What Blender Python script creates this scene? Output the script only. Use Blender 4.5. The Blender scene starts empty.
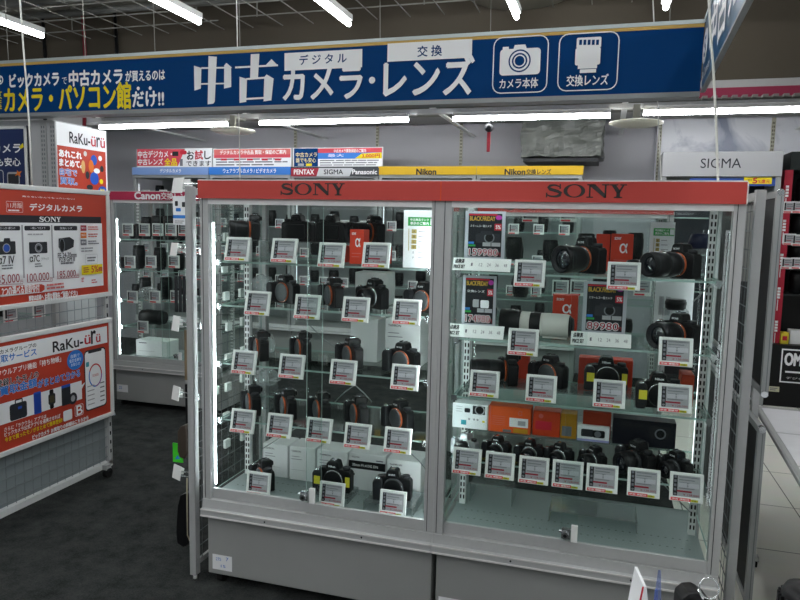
import bpy, bmesh, math, random
from math import pi, sin, cos, radians as R
from mathutils import Vector, Matrix, noise
random.seed(7)
scene = bpy.context.scene
C = scene.collection

# ------------------------------------------------------------------ camera
EYE = Vector((0, 0, 1.40)); FPX = 684.5
YAW, PITCH, ROLL = -0.289, -0.1111, 0.0211
fw = Vector((sin(YAW)*cos(PITCH), cos(YAW)*cos(PITCH), sin(PITCH)))
r0 = Vector((cos(YAW), -sin(YAW), 0)); u0 = r0.cross(fw)
rt = r0*cos(ROLL)+u0*sin(ROLL); up = -r0*sin(ROLL)+u0*cos(ROLL)
cd = bpy.data.cameras.new('camera'); co = bpy.data.objects.new('camera', cd); C.objects.link(co)
cd.sensor_fit = 'HORIZONTAL'; cd.sensor_width = 36; cd.lens = FPX*36/800; cd.clip_start = .05; cd.clip_end = 60
co.matrix_world = Matrix(((rt.x, up.x, -fw.x, EYE.x), (rt.y, up.y, -fw.y, EYE.y), (rt.z, up.z, -fw.z, EYE.z), (0, 0, 0, 1)))
scene.camera = co

def at(x, y, X=None, Y=None, Z=None):
    """the place on a wall, shelf or floor plane that was measured at this spot of the photograph"""
    d = fw + rt*((x-400)/FPX) - up*((y-300)/FPX)
    t = (X-EYE.x)/d.x if X is not None else (Y-EYE.y)/d.y if Y is not None else (Z-EYE.z)/d.z
    return EYE + d*t

# ------------------------------------------------------------------ materials
def lin(h):
    c = [int(h[i:i+2], 16)/255 for i in (0, 2, 4)]
    return tuple(v/12.92 if v <= .04045 else ((v+.055)/1.055)**2.4 for v in c)+(1,)
MATS = {}
def mat(name, col, rough=.5, metal=0.0, emit=0.0, vary=0.0, scale=30, spec=.3, alpha=None):
    if name in MATS: return MATS[name]
    m = bpy.data.materials.new(name); m.use_nodes = True; n = m.node_tree.nodes; l = m.node_tree.links
    b = n['Principled BSDF']; c = lin(col)
    b.inputs['Base Color'].default_value = c; b.inputs['Roughness'].default_value = rough; b.inputs['Metallic'].default_value = metal
    b.inputs['Specular IOR Level'].default_value = spec
    if emit:
        b.inputs['Emission Color'].default_value = c; b.inputs['Emission Strength'].default_value = emit
    if vary:
        t = n.new('ShaderNodeTexCoord'); x = n.new('ShaderNodeTexNoise'); x.inputs['Scale'].default_value = scale; x.inputs['Detail'].default_value = 4
        k = n.new('ShaderNodeMixRGB'); k.inputs[1].default_value = tuple(v*(1-vary) for v in c[:3])+(1,); k.inputs[2].default_value = tuple(min(1, v*(1+vary)) for v in c[:3])+(1,)
        l.new(t.outputs['Object'], x.inputs['Vector']); l.new(x.outputs['Fac'], k.inputs[0]); l.new(k.outputs[0], b.inputs['Base Color'])
    MATS[name] = m; return m
def clear(name, tint='ffffff', gloss=.06, rough=.02, body=0.0, bodycol='ffffff'):
    """clear pane: transparent + fresnel-like gloss (+ a little milky body)"""
    if name in MATS: return MATS[name]
    m = bpy.data.materials.new(name); m.use_nodes = True; n = m.node_tree.nodes; l = m.node_tree.links
    n.remove(n['Principled BSDF']); out = n['Material Output']
    t = n.new('ShaderNodeBsdfTransparent'); t.inputs[0].default_value = lin(tint)
    g = n.new('ShaderNodeBsdfGlossy'); g.inputs['Roughness'].default_value = rough
    lw = n.new('ShaderNodeLayerWeight'); lw.inputs[0].default_value = .25
    mm = n.new('ShaderNodeMath'); mm.operation = 'MULTIPLY_ADD'; mm.inputs[1].default_value = .5; mm.inputs[2].default_value = gloss
    l.new(lw.outputs['Fresnel'], mm.inputs[0])
    mm.inputs[1].default_value = gloss*4; mm.inputs[2].default_value = gloss*.3
    x = n.new('ShaderNodeMixShader'); l.new(mm.outputs[0], x.inputs[0]); l.new(t.outputs[0], x.inputs[1]); l.new(g.outputs[0], x.inputs[2])
    last = x
    if body:
        d = n.new('ShaderNodeBsdfDiffuse'); d.inputs[0].default_value = lin(bodycol)
        y = n.new('ShaderNodeMixShader'); y.inputs[0].default_value = body; l.new(x.outputs[0], y.inputs[1]); l.new(d.outputs[0], y.inputs[2]); last = y
    l.new(last.outputs[0], out.inputs[0]); MATS[name] = m; return m
def node_mat(name, build):
    m = bpy.data.materials.new(name); m.use_nodes = True
    build(m.node_tree.nodes, m.node_tree.links, m.node_tree.nodes['Principled BSDF']); MATS[name] = m; return m

ALU = mat('brushed_aluminium', 'b2b4b4', .42, .1, vary=.05, scale=60)
ALUL = mat('pale_aluminium', 'e0e2e1', .38, .1, vary=.04, scale=60)
STEEL = mat('bright_steel', 'd0d4d6', .2, .9)
BASEG = mat('grey_base_panel', '9c9e9c', .55, .1, vary=.04, scale=8)
PANELG = mat('grey_floor_panel', '8f9a99', .5, .1, vary=.04, scale=8)
BLK = mat('black_plastic', '0c0d0f', .42)
BLK2 = mat('satin_black', '0f1012', .3)
DGREY = mat('dark_grey_plastic', '202225', .5)
RUB = mat('black_rubber', '141414', .8)
ORNG = mat('orange_metal_ring', 'b4552c', .4, .3)
CAPG = mat('grey_body_cap', '4a4e50', .35)
WHT = mat('white_plastic', 'eceeec', .4)
PAPER = mat('white_paper', 'eef0f2', .7)
SCRN = mat('grey_epaper', 'a8a9ad', .6)
INK = mat('dark_ink', '2a2a30', .7)
GINK = mat('grey_ink', '74757d', .7)
RINK = mat('red_ink', 'c02438', .6)
DRED = mat('dark_red_ink', '9a2438', .6)
YINK = mat('yellow_ink', 'e8d218', .6)
BINK = mat('blue_ink', '2f78cc', .6)
NAVY = mat('navy_sign_film', '023a70', .6, spec=.08, vary=.03, scale=3)
RED = mat('red_header_acrylic', 'b9443d', .45)
PRED = mat('red_poster_ink', 'b93e2a', .5)
WINK = mat('white_sign_film', 'f4f5f6', .5)
SONYINK = mat('charcoal_lettering', '33302f', .5)
GLASS = clear('clear_glass', 'fafdfc', .022)
SHELFG = clear('shelf_glass', 'f8fcfa', .05)
EDGEG = clear('glass_edge', 'a9d2c6', .14, .1, .55, 'c4e0d8')
ACRY = clear('clear_acrylic', 'eef2f2', .12, .05, .06)
BAGM = clear('clear_plastic_bag', 'eef2f2', .16, .18, .16, 'e8ecec')
CREAM = mat('cream_lens_barrel', 'c9c9c2', .45)
LENSG = mat('coated_lens_glass', '0c1018', .05, 0, spec=1)
OBOX = mat('orange_carton', 'e05a22', .6)
RBOX = mat('red_carton', 'cf3d24', .6)
WBOX = mat('white_carton', 'e4e6e6', .7)
TUBE = mat('lit_tube', 'fbfdff', .5, emit=30)
LED = mat('lit_led_strip', 'f4fbff', .5, emit=40)
LED_FILL = mat('added_header_fill', 'f4fbff', .5, emit=3.5)  # glow of the unseen fill strip added behind the headers
LED3 = mat('soft_led_strip', 'f4fbff', .5, emit=5)
LED2 = mat('dim_led_strip', 'f4fbff', .5, emit=.8)

# ------------------------------------------------------------------ mesh building
class B:
    def __init__(s): s.bm = bmesh.new(); s.mats = []
    def mi(s, m):
        if m not in s.mats: s.mats.append(m)
        return s.mats.index(m)
    def face(s, pts, m):
        f = s.bm.faces.new([s.bm.verts.new(p) for p in pts]); f.material_index = s.mi(m); return f
    def box(s, x0, x1, y0, y1, z0, z1, m, M=None, side=None):
        P = [Vector((x, y, z)) for z in (z0, z1) for y in (y0, y1) for x in (x0, x1)]
        if M: P = [M @ p for p in P]
        v = [s.bm.verts.new(p) for p in P]; i = s.mi(m); j = s.mi(side) if side else i
        ax = min(((x1-x0), 'x'), ((y1-y0), 'y'), ((z1-z0), 'z'))[1]; big = {'z': (0, 1), 'y': (2, 4), 'x': (3, 5)}[ax]
        for k, q in enumerate(((0, 2, 3, 1), (4, 5, 7, 6), (0, 1, 5, 4), (1, 3, 7, 5), (3, 2, 6, 7), (2, 0, 4, 6))):
            f = s.bm.faces.new([v[a] for a in q]); f.material_index = i if k in big else j
        return s
    def bar(s, a, b, r, m, n=6):
        a = Vector(a); b = Vector(b); d = (b-a)
        if d.length < 1e-6: return s
        d.normalize(); e = d.orthogonal().normalized(); g = d.cross(e); i = s.mi(m)
        ra, rb = r if isinstance(r, tuple) else (r, r)
        A = [s.bm.verts.new(a+(e*cos(2*pi*k/n)+g*sin(2*pi*k/n))*ra) for k in range(n)]
        Bv = [s.bm.verts.new(b+(e*cos(2*pi*k/n)+g*sin(2*pi*k/n))*rb) for k in range(n)]
        for k in range(n):
            f = s.bm.faces.new((A[k], A[(k+1) % n], Bv[(k+1) % n], Bv[k])); f.material_index = i; f.smooth = n > 6
        for L in (A[::-1], Bv):
            f = s.bm.faces.new(L); f.material_index = i
        return s
    def tube(s, pts, r, m, n=6):
        pts = [Vector(p) for p in pts]; rings = []; i = s.mi(m); e = None
        for k, p in enumerate(pts):
            d = (pts[min(k+1, len(pts)-1)]-pts[max(k-1, 0)]).normalized()
            e = d.orthogonal().normalized() if e is None else (e-d*e.dot(d)).normalized()
            g = d.cross(e); rings.append([s.bm.verts.new(p+(e*cos(2*pi*q/n)+g*sin(2*pi*q/n))*r) for q in range(n)])
        for A, Bv in zip(rings, rings[1:]):
            for k in range(n):
                f = s.bm.faces.new((A[k], A[(k+1) % n], Bv[(k+1) % n], Bv[k])); f.material_index = i; f.smooth = True
        for L in (rings[0][::-1], rings[-1]):
            f = s.bm.faces.new(L); f.material_index = i
        return s
    def lathe(s, prof, M, m, n=24, mats=None):
        """prof: (radius, distance along local -y); closed at the ends"""
        rings = []
        for r, t in prof:
            rings.append([s.bm.verts.new(M @ Vector((r*cos(2*pi*k/n), -t, r*sin(2*pi*k/n)))) for k in range(n)])
        for j, (A, Bv) in enumerate(zip(rings, rings[1:])):
            i = s.mi(mats[j] if mats else m)
            for k in range(n):
                f = s.bm.faces.new((A[k], A[(k+1) % n], Bv[(k+1) % n], Bv[k])); f.material_index = i; f.smooth = True
        for L, j in ((rings[0][::-1], 0), (rings[-1], -1)):
            f = s.bm.faces.new(L); f.material_index = s.mi(mats[j] if mats else m)
        return s
    def prism(s, poly, y0, y1, m, M=None):
        """poly in the xz plane, extruded along y"""
        M = M or Matrix()
        A = [s.bm.verts.new(M @ Vector((x, y0, z))) for x, z in poly]; Bv = [s.bm.verts.new(M @ Vector((x, y1, z))) for x, z in poly]; i = s.mi(m); n = len(poly)
        for k in range(n):
            f = s.bm.faces.new((A[k], A[(k+1) % n], Bv[(k+1) % n], Bv[k])); f.material_index = i
        for L in (A[::-1], Bv):
            f = s.bm.faces.new(L); f.material_index = i
        return s
    def mesh(s, name):
        bmesh.ops.recalc_face_normals(s.bm, faces=s.bm.faces)
        me = bpy.data.meshes.new(name); s.bm.to_mesh(me); s.bm.free()
        for m in s.mats: me.materials.append(m)
        return me
    def obj(s, name, parent=None, bevel=0, seg=2):
        return link(name, s.mesh(name), parent, bevel, seg)
def link(name, me, parent=None, bevel=0, seg=2):
    o = bpy.data.objects.new(name, me); C.objects.link(o)
    if parent: o.parent = parent
    if bevel:
        b = o.modifiers.new('bevel', 'BEVEL'); b.width = bevel; b.segments = seg; b.limit_method = 'ANGLE'; b.angle_limit = R(40)
    return o
def tag(o, label, cat, group=None):
    o['label'] = label; o['category'] = cat
    if group: o['group'] = group
    return o
def thing(name, label, cat, loc=(0, 0, 0), rz=0, group=None, scale=1, rx=0):
    o = bpy.data.objects.new(name, None); C.objects.link(o); o.location = loc; o.rotation_euler = (rx, 0, rz); o.empty_display_size = .05
    if scale != 1: o.scale = (scale,)*3
    return tag(o, label, cat, group)
KIDS = {}
def dup(root, loc, rz, label, group=None, rx=None, scale=None):
    if root.name not in KIDS:
        KIDS[root.name] = [(k, list(k.children)) for k in root.children]
    r = root.copy(); C.objects.link(r); r.location = loc; r.rotation_euler.z = rz; r['label'] = label
    if rx is not None: r.rotation_euler.x = rx
    if group: r['group'] = group
    if scale: r.scale = (scale,)*3
    for ch, subs in KIDS[root.name]:
        c = ch.copy(); C.objects.link(c); c.parent = r
        for g in subs:
            d = g.copy(); C.objects.link(d); d.parent = c
    return r
def struct(o):
    o['kind'] = 'structure'; return o

# ------------------------------------------------------------------ printing (flat lettering and shapes in the local xz plane, facing -y)
TXT = {}
def glyphs(t):
    bold = 0
    if (t, bold) not in TXT:
        c = bpy.data.curves.new('lettering', 'FONT'); c.body = t; c.size = 1; c.resolution_u = 3; c.offset = bold
        o = bpy.data.objects.new('lettering', c); C.objects.link(o)
        dg = bpy.context.evaluated_depsgraph_get(); me = bpy.data.meshes.new_from_object(o.evaluated_get(dg))
        V = [(v.co.x, v.co.y) for v in me.vertices]; F = [tuple(p.vertices) for p in me.polygons]
        bpy.data.objects.remove(o); bpy.data.curves.remove(c); bpy.data.meshes.remove(me)
        xs = [v[0] for v in V]; ys = [v[1] for v in V]
        TXT[(t, bold)] = (V, F, min(xs), max(xs), min(ys), max(ys))
    return TXT[(t, bold)]
class Print(B):
    def __init__(s, own=None, off=0.0, step=.00015):
        super().__init__(); s.own = own; s.off = off; s.step = step; s.n = 0
        if own:
            a = own.rotation_euler.z; s.u = Vector((cos(a), sin(a), 0)); s.nrm = Vector((sin(a), -cos(a), 0))
    def px(s, x, y):
        """the spot of the print measured at this place of the photograph"""
        d = fw + rt*((x-400)/FPX) - up*((y-300)/FPX); o = s.own.location + s.nrm*s.off
        p = EYE + d*((o-EYE).dot(s.nrm)/d.dot(s.nrm)) - s.own.location
        return p.dot(s.u), p.z
    def lay(s): s.n += 1; return -s.off-s.step*s.n
    def poly(s, pts, m, y=None):
        y = s.lay() if y is None else y
        s.face([(x, y, z) for x, z in pts], m); return s
    def rect(s, x0, z0, x1, z1, m): return s.poly([(x0, z0), (x1, z0), (x1, z1), (x0, z1)], m)
    def rrect(s, x0, z0, x1, z1, m, r, hole=0):
        def ring(k):
            P = []
            for cx, cz, a in ((x1-r, z1-r, 0), (x0+r, z1-r, 90), (x0+r, z0+r, 180), (x1-r, z0+r, 270)):
                for q in range(5): P.append((cx+(r-k)*cos(R(a+q*22.5)), cz+(r-k)*sin(R(a+q*22.5))))
            return P
        if not hole: return s.poly(ring(0), m)
        return s.rings(ring(0), ring(hole), m)
    def rings(s, A, Bv, m):
        y = s.lay(); n = len(A)
        for k in range(n): s.face([(p[0], y, p[1]) for p in (A[k], A[(k+1) % n], Bv[(k+1) % n], Bv[k])], m)
        return s
    def disc(s, cx, cz, rx, rz, m, n=24, hole=0):
        A = [(cx+rx*cos(2*pi*k/n), cz+rz*sin(2*pi*k/n)) for k in range(n)]
        if not hole: return s.poly(A, m)
        return s.rings(A, [(cx+(rx-hole)*cos(2*pi*k/n), cz+(rz-hole)*sin(2*pi*k/n)) for k in range(n)], m)
    def stroke(s, pts, w, m):
        y = s.lay(); P = [Vector(p) for p in pts]; L = []; Rr = []
        for k, p in enumerate(P):
            d = (P[min(k+1, len(P)-1)]-P[max(k-1, 0)]).normalized(); q = Vector((-d.y, d.x))*(w[k] if isinstance(w, list) else w)/2
            L.append(p+q); Rr.append(p-q)
        for k in range(len(P)-1): s.face([(p.x, y, p.y) for p in (L[k], L[k+1], Rr[k+1], Rr[k])], m)
        return s
    def text(s, t, x0, z0, x1, z1, m, bold=0.0):
        """fit the lettering to the box"""
        V, F, a, b, c, d = glyphs(t); y = s.lay(); i = s.mi(m)
        # heavier strokes: the outline laid down again a little to each side
        w = bold*(z1-z0); offs = [(0, 0)]
        if bold >= .015: offs = [(-w, 0), (w, 0), (0, w), (0, -w)]
        if bold >= .05: offs = [(w*cos(k*pi/4), w*sin(k*pi/4)) for k in range(8)]+[(0, 0)]
        for n, (ox, oz) in enumerate(offs):
            yy = y-n*s.step*.08
            vs = [s.bm.verts.new((x0+ox+(x1-x0)*(vx-a)/(b-a), yy, z0+oz+(z1-z0)*(vy-c)/max(d-c, .02))) for vx, vy in V]
            for f in F:
                g = s.bm.faces.new([vs[k] for k in f]); g.material_index = i
        return s
    # the same, measured on the photograph: two opposite corners
    def prect(s, x0, y0, x1, y1, m): a = s.px(x0, y0); b = s.px(x1, y1); return s.rect(a[0], b[1], b[0], a[1], m)
    def prr(s, x0, y0, x1, y1, m, r, hole=0): a = s.px(x0, y0); b = s.px(x1, y1); return s.rrect(a[0], b[1], b[0], a[1], m, r, hole)
    def ptext(s, t, x0, y0, x1, y1, m, bold=0.0): a = s.px(x0, y0); b = s.px(x1, y1); return s.text(t, a[0], b[1], b[0], a[1], m, bold)
    def ppoly(s, pts, m): return s.poly([s.px(*p) for p in pts], m)
    def pbars(s, x0, y0, x1, y1, n, m, fill=.55):
        """n lines of tiny print"""
        a = s.px(x0, y0); b = s.px(x1, y1); h = (a[1]-b[1])/n
        for k in range(n):
            x = a[0]; z = a[1]-h*(k+1)+h*(1-fill)/2
            e = b[0]-(b[0]-a[0])*random.random()*.3
            while x < e:
                w = min((b[0]-a[0])*random.uniform(.08, .3), e-x); s.n -= 1 if x > a[0] else 0
                s.rect(x, z, x+w*.9, z+h*fill, m); x += w
        return s
    def mesh(s, name):
        me = bpy.data.meshes.new(name)
        for f in s.bm.faces:
            f.normal_update()
            if f.normal.y > 0: f.normal_flip()
        s.bm.to_mesh(me); s.bm.free()
        for m in s.mats: me.materials.append(m)
        return me
def sony(P, x0, z0, x1, z1, m):
    """the wide slab-serif word SONY"""
    W = x1-x0; H = z1-z0
    def q(pts): P.n -= 1; P.poly([(x0+W*a, z0+H*b) for a, b in pts], m)
    P.n += 1
    # S
    cx = [(.200, .70), (.175, .82), (.135, .91), (.10, .92), (.06, .88), (.043, .76), (.06, .63), (.11, .54), (.16, .46), (.195, .34), (.185, .18), (.15, .09), (.11, .07), (.065, .10), (.03, .19), (.015, .32)]
    ww = [.05, .10, .13, .15, .2, .26, .26, .24, .24, .26, .26, .2, .15, .13, .1, .05]
    P.n -= 1; P.stroke([(x0+W*a, z0+H*b) for a, b in cx], [w*H*.95 for w in ww], m)
    q([(.012, .0), (.03, .0), (.03, .36), (.012, .36)]); q([(.178, .64), (.196, .64), (.196, 1), (.178, 1)])
    # O
    n = 28; P.n -= 1
    P.rings([(x0+W*(.365+.135*cos(2*pi*k/n)), z0+H*(.5+.5*sin(2*pi*k/n))) for k in range(n)], [(x0+W*(.365+.085*cos(2*pi*k/n)), z0+H*(.5+.42*sin(2*pi*k/n))) for k in range(n)], m)
    # N
    for p in ([(.545, 1), (.618, 1), (.757, .2), (.757, 0), (.733, 0), (.545, .90)], [(.52, .91), (.62, .91), (.62, 1), (.52, 1)], [(.545, 0), (.565, 0), (.565, .95), (.545, .95)], [(.515, 0), (.60, 0), (.60, .09), (.515, .09)],
              [(.735, .0), (.757, .0), (.757, .95), (.735, .95)], [(.70, .91), (.79, .91), (.79, 1), (.70, 1)],
              # Y
              [(.795, .91), (.895, .91), (.895, 1), (.795, 1)], [(.92, .91), (1, .91), (1, 1), (.92, 1)], [(.815, .93), (.87, .93), (.925, .5), (.905, .38), (.878, .38)], [(.95, .95), (.972, .95), (.92, .38), (.895, .42)], [(.878, .05), (.922, .05), (.922, .45), (.878, .45)], [(.85, 0), (.95, 0), (.95, .09), (.85, .09)]): q(p)
    return P
ORD = ['first', 'second', 'third', 'fourth', 'fifth', 'sixth', 'seventh', 'eighth']
# ------------------------------------------------------------------ the room
def carpet(n, l, b):
    t = n.new('ShaderNodeTexCoord'); a = n.new('ShaderNodeTexNoise'); a.inputs['Scale'].default_value = 9; a.inputs['Detail'].default_value = 8; a.inputs['Roughness'].default_value = .75
    f = n.new('ShaderNodeTexNoise'); f.inputs['Scale'].default_value = 160
    k = n.new('ShaderNodeMath'); k.operation = 'MULTIPLY_ADD'; k.inputs[1].default_value = .5
    r = n.new('ShaderNodeValToRGB'); r.color_ramp.elements[0].position = .48; r.color_ramp.elements[0].color = lin('131515'); r.color_ramp.elements[1].position = .95; r.color_ramp.elements[1].color = lin('404342')
    l.new(t.outputs['Object'], a.inputs['Vector']); l.new(t.outputs['Object'], f.inputs['Vector']); l.new(f.outputs['Fac'], k.inputs[0]); l.new(a.outputs['Fac'], k.inputs[2])
    l.new(k.outputs[0], r.inputs[0]); l.new(r.outputs[0], b.inputs['Base Color']); b.inputs['Roughness'].default_value = 1; b.inputs['Specular IOR Level'].default_value = .1
CARPET = node_mat('charcoal_carpet', carpet)
def tiles(n, l, b):
    t = n.new('ShaderNodeTexCoord'); m = n.new('ShaderNodeMapping'); m.inputs['Location'].default_value = (-.99, -.495, 0)
    k = n.new('ShaderNodeTexBrick'); k.offset = 0; k.inputs['Scale'].default_value = 1; k.inputs['Brick Width'].default_value = .55; k.inputs['Row Height'].default_value = .55; k.inputs['Mortar Size'].default_value = .003
    k.inputs['Color1'].default_value = lin('eeeee4'); k.inputs['Color2'].default_value = lin('e8e8de'); k.inputs['Mortar'].default_value = lin('5c5c58')
    w = n.new('ShaderNodeTexNoise'); w.inputs['Scale'].default_value = 6; w.inputs['Detail'].default_value = 6
    x = n.new('ShaderNodeMixRGB'); x.blend_type = 'MULTIPLY'; x.inputs[0].default_value = .12
    l.new(t.outputs['Object'], m.inputs[0]); l.new(m.outputs[0], k.inputs['Vector']); l.new(t.outputs['Object'], w.inputs['Vector'])
    l.new(k.outputs[0], x.inputs[1]); l.new(w.outputs['Color'], x.inputs[2]); l.new(x.outputs[0], b.inputs['Base Color']); b.inputs['Roughness'].default_value = .35
TILE = node_mat('pale_floor_tile', tiles)
def marble(n, l, b):
    t = n.new('ShaderNodeTexCoord'); a = n.new('ShaderNodeTexNoise'); a.inputs['Scale'].default_value = 2.6; a.inputs['Detail'].default_value = 6; a.inputs['Distortion'].default_value = 1.2
    r = n.new('ShaderNodeValToRGB'); r.color_ramp.elements[0].position = .32; r.color_ramp.elements[0].color = lin('8f97ac'); r.color_ramp.elements[1].position = .52; r.color_ramp.elements[1].color = lin('eceef4')
    l.new(t.outputs['Object'], a.inputs['Vector']); l.new(a.outputs['Fac'], r.inputs[0]); l.new(r.outputs[0], b.inputs['Base Color']); b.inputs['Roughness'].default_value = .3
MARB = node_mat('clouded_marble_sheet', marble)
WALL = mat('white_wall_paint', 'b9b9be', .7, vary=.06, scale=1.2)
CEIL = mat('dark_ceiling_paint', '86847c', .9, vary=.15, scale=2)
BULK = mat('brown_grey_bulkhead', '4b453b', .9, vary=.1, scale=1.5)
GRID = mat('ceiling_tray_metal', '767670', .7, 0)
MAROON = mat('maroon_stripe', '862642', .6)
SOFG = mat('grey_soffit', 'a3a3a2', .7, vary=.05)

struct(B().box(-8, .40, -2, 7, -.02, 0, CARPET).obj('floor'))
struct(B().box(.40, 5, -2, 7, -.02, 0, TILE).obj('floor_tiles'))
struct(B().box(-8, 5, 6.72, 6.84, 0, 3.4, WALL).obj('wall_back'))
struct(B().box(-8, 5, -2, 7, 3.4, 3.45, CEIL).obj('ceiling'))
# bulkhead over the far cabinets: brown board, grey band, maroon stripe, grey band
zb = at(740, 80, Y=5.9).z; zm1 = at(740, 88, Y=5.9).z; zm0 = at(740, 97.5, Y=5.9).z; zt = at(0, 42, Y=5.9).z
bk = B(); bk.box(-8, 5, 5.9, 6.3, zb, 3.4, BULK)
struct(bk.obj('trim_1'))
bk = B(); bk.box(-8, 5, 5.88, 6.3, zm0-.09, zb, SOFG)
struct(bk.obj('trim_2'))
bk = B()
for a, b_ in ((565, 598), (636, 830)):
    bk.box(at(a, 95, Y=5.9).x, at(b_, 95, Y=5.9).x, 5.865, 5.88, zm0, zm1, MAROON)
struct(bk.obj('trim_3'))
# clouded sheet on the back wall over the white-header unit, slotted standards on the wall
o = B().box(.39, 1.62, 6.60, 6.72, 1.6, 2.38, MARB).obj('marble_wall_panel'); tag(o, 'white clouded marble sheet on the back wall above the white header', 'wall panel')
STD = mat('cream_slotted_metal', 'bdbba8', .5)
def standard(name, x, y, z0, z1, label, w=.03, dx=0, mt=STD, parent=None, group=None, dark=BLK):
    b = B(); b.box(x-w/2, x+w/2, y-.012, y, z0, z1, mt); z = z0+.03
    while z < z1-.03:
        for s in (-1, 1): b.box(x+s*w*.2-w*.09, x+s*w*.2+w*.09, y-.0128, y-.0118, z, z+.018, dark)
        z += .032
    o = b.obj(name, parent)
    if label: tag(o, label, 'shelf standard', group)
    return o
for px_, lab in ((295, 'above the red trial banner'), (377, 'behind the navy trade-in banner'), (461, 'above the joint of the two yellow headers')):
    standard('shelf_standard', at(px_, 140, Y=6.7).x, 6.718, 1.7, 2.42, 'cream slotted standard on the white wall '+lab)
standard('shelf_standard', at(659, 150, Y=6.58).x, 6.598, 1.7, 2.36, 'cream slotted shelf standard at the edge of the marble sheet')
standard('shelf_standard', at(772, 150, Y=6.58).x, 6.598, 1.7, 2.36, 'cream slotted shelf standard over the middle of the marble sheet')

# ceiling cable trays: wire lattices
tr = B()
for x0, x1, y0, y1, zz in ((-6.5, -3.4, 3.6, 5.85, 3.16), (-3.2, .2, 4.2, 5.85, 3.16)):
    y = y0
    while y <= y1: tr.bar((x0, y, zz), (x1, y, zz), .006, GRID, 4); y += .33
    x = x0
    while x <= x1: tr.bar((x, y0, zz), (x, y1, zz), .005, GRID, 4); x += .3
    for x in (x0+.2, (x0+x1)/2, x1-.2): tr.bar((x, y1-.3, zz), (x, y1-.3, 3.4), .006, GRID, 4)
tag(tr.obj('ceiling_lattice'), 'grey wire lattice under the dark ceiling between the lit tubes', 'ceiling grid')
pp = B()
for y, z, r in ((5.1, 3.3, .05), (4.75, 3.28, .035), (5.5, 3.3, .03)): pp.bar((-7.5, y, z), (3, y, z), r, mat('ceiling_pipe', '6f706c', .5, .3), 12)
tag(pp.obj('ceiling_pipe_run'), 'grey pipes running along under the ceiling above the wire lattice', 'pipes')
dc = B(); DUCT = mat('grey_brown_duct', '77746a', .5, .3, vary=.2, scale=5)
P = [(cos(2*pi*k/24)*.55, 3.42+.26*sin(2*pi*k/24)) for k in range(24)]
dc.prism([(x-.75, z) for x, z in P], 4.6, 5.9, DUCT)
tag(dc.obj('air_duct', bevel=.02), 'oval grey air duct under the ceiling over the blue hanging banner', 'duct')
# ceiling tubes, running away from the viewer
TB = None
BART = mat('lit_bar_tube', 'fbfdff', .5, emit=36)
def tube_light(x, y1, label, ln=1.2, z=3.0):
    global TB
    if TB is None:
        t = thing('ceiling_tube_light', label, 'tube light', (x, y1, z), 0, 'lit tubes under the ceiling'); b = B(); b.bar((0, -1.2, 0), (0, 0, 0), .021, TUBE, 10); b.obj('lamp_tube', t)
        B().box(-.035, .035, -1.2, 0, .021, .07, WHT).obj('housing', t, .006)
        for q in (-1.0, -.2): B().bar((0, q, .0705), (0, q, .3995), .004, GRID, 4).obj('hanger', t); TB = t; return t
    return dup(TB, (x, y1, z), 0, label)
for x, y1, lab in ((-4.92, 5.15, 'above the yellow banner lettering'), (-3.27, 5.08, 'above the big white characters of the banner'), (-2.085, 5.39, 'above the word plate on the blue banner'), (-.746, 5.5, 'above the camera pictogram of the banner'), (.33, 5.5, 'above the plain blue end of the banner')):
    tube_light(x, y1, 'lit white ceiling tube '+lab)
for x in (-4.2, -2.6, -1.0, .6, 2.2):
    for y in (2.6, .9, -.6, -1.9): tube_light(x, y, 'lit white ceiling tube over the aisle in front of the cases')

# ------------------------------------------------------------------ light bar in front of the back wall
BY = 5.0
lb = thing('light_bar', 'long grey light bar with tray held in front of the white back wall', 'light bar', (0, BY, 0))
b = B(); b.box(-4.35, 2.2, .03, .09, 2.215, 2.25, SOFG); b.obj('rail', lb)
b = B(); b.box(-4.35, 2.2, .05, .5, 2.262, 2.272, GRID)
x = -4.3
while x < 2.2: b.box(x, x+.03, -.02, .05, 2.258, 2.275, GRID); x += .06
b.obj('tray', lb)
for x in (-4.25, -2.83, -1.28, .08, 1.5): B().box(x-.02, x+.02, .03, 1.70 if x < .3 else 1.59, 2.25, 2.2618, WHT).obj('bracket', lb)

tb0 = None
for k, (a, c) in enumerate(((100, 227), (260, 408), (453, 610), (643, 835))):
    x0 = at(a, 122, Y=BY).x; x1 = at(c, 122, Y=BY).x; z = (2.167, 2.169, 2.165, 2.175)[k]
    t = thing('bar_tube_light', 'bright horizontal tube on the light bar '+('over the poster with the black and red title', 'over the banner with blue and red schedule print', 'over the plastic wrapped unit', 'over the white header and marble')[k], 'tube light', (0, BY, 0))
    B().bar((x0, 0, z), (x1, 0, z), .0165, BART, 10).obj('lamp_tube', t)
    B().box(x0, x1, -.03, .03, z+.0168, z+.045, SOFG).obj('reflector', t, .006)
for px_, py_, lab in ((233, 131, 'beside the lit tube over the banners'), (636, 123.5, 'between two lit tubes above the red header')):
    p = at(px_, py_, Y=BY-.12)
    t = thing('hanging_dish', 'pale round dish hung from the light bar '+lab, 'dish', p)
    B().lathe([(.004, -.02), (.13, -.015), (.175, 0), (.17, .008), (.06, .028), (.03, .03)], Matrix.Rotation(-pi/2, 4, 'X'), mat('pale_dish', 'efecdc', .4), 32).obj('dish', t)
    b = B(); b.box(-.03, .03, -.02, .02, -.012, .012, DGREY); b.box(-.022, .022, -.01, .01, .012, 2.2145-p.z, mat('clamp_metal', '8d8b7e', .4, .5)); b.box(-.022, .022, 0, .16, 2.196-p.z, 2.2145-p.z, GRID); b.obj('clamp', t)

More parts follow.
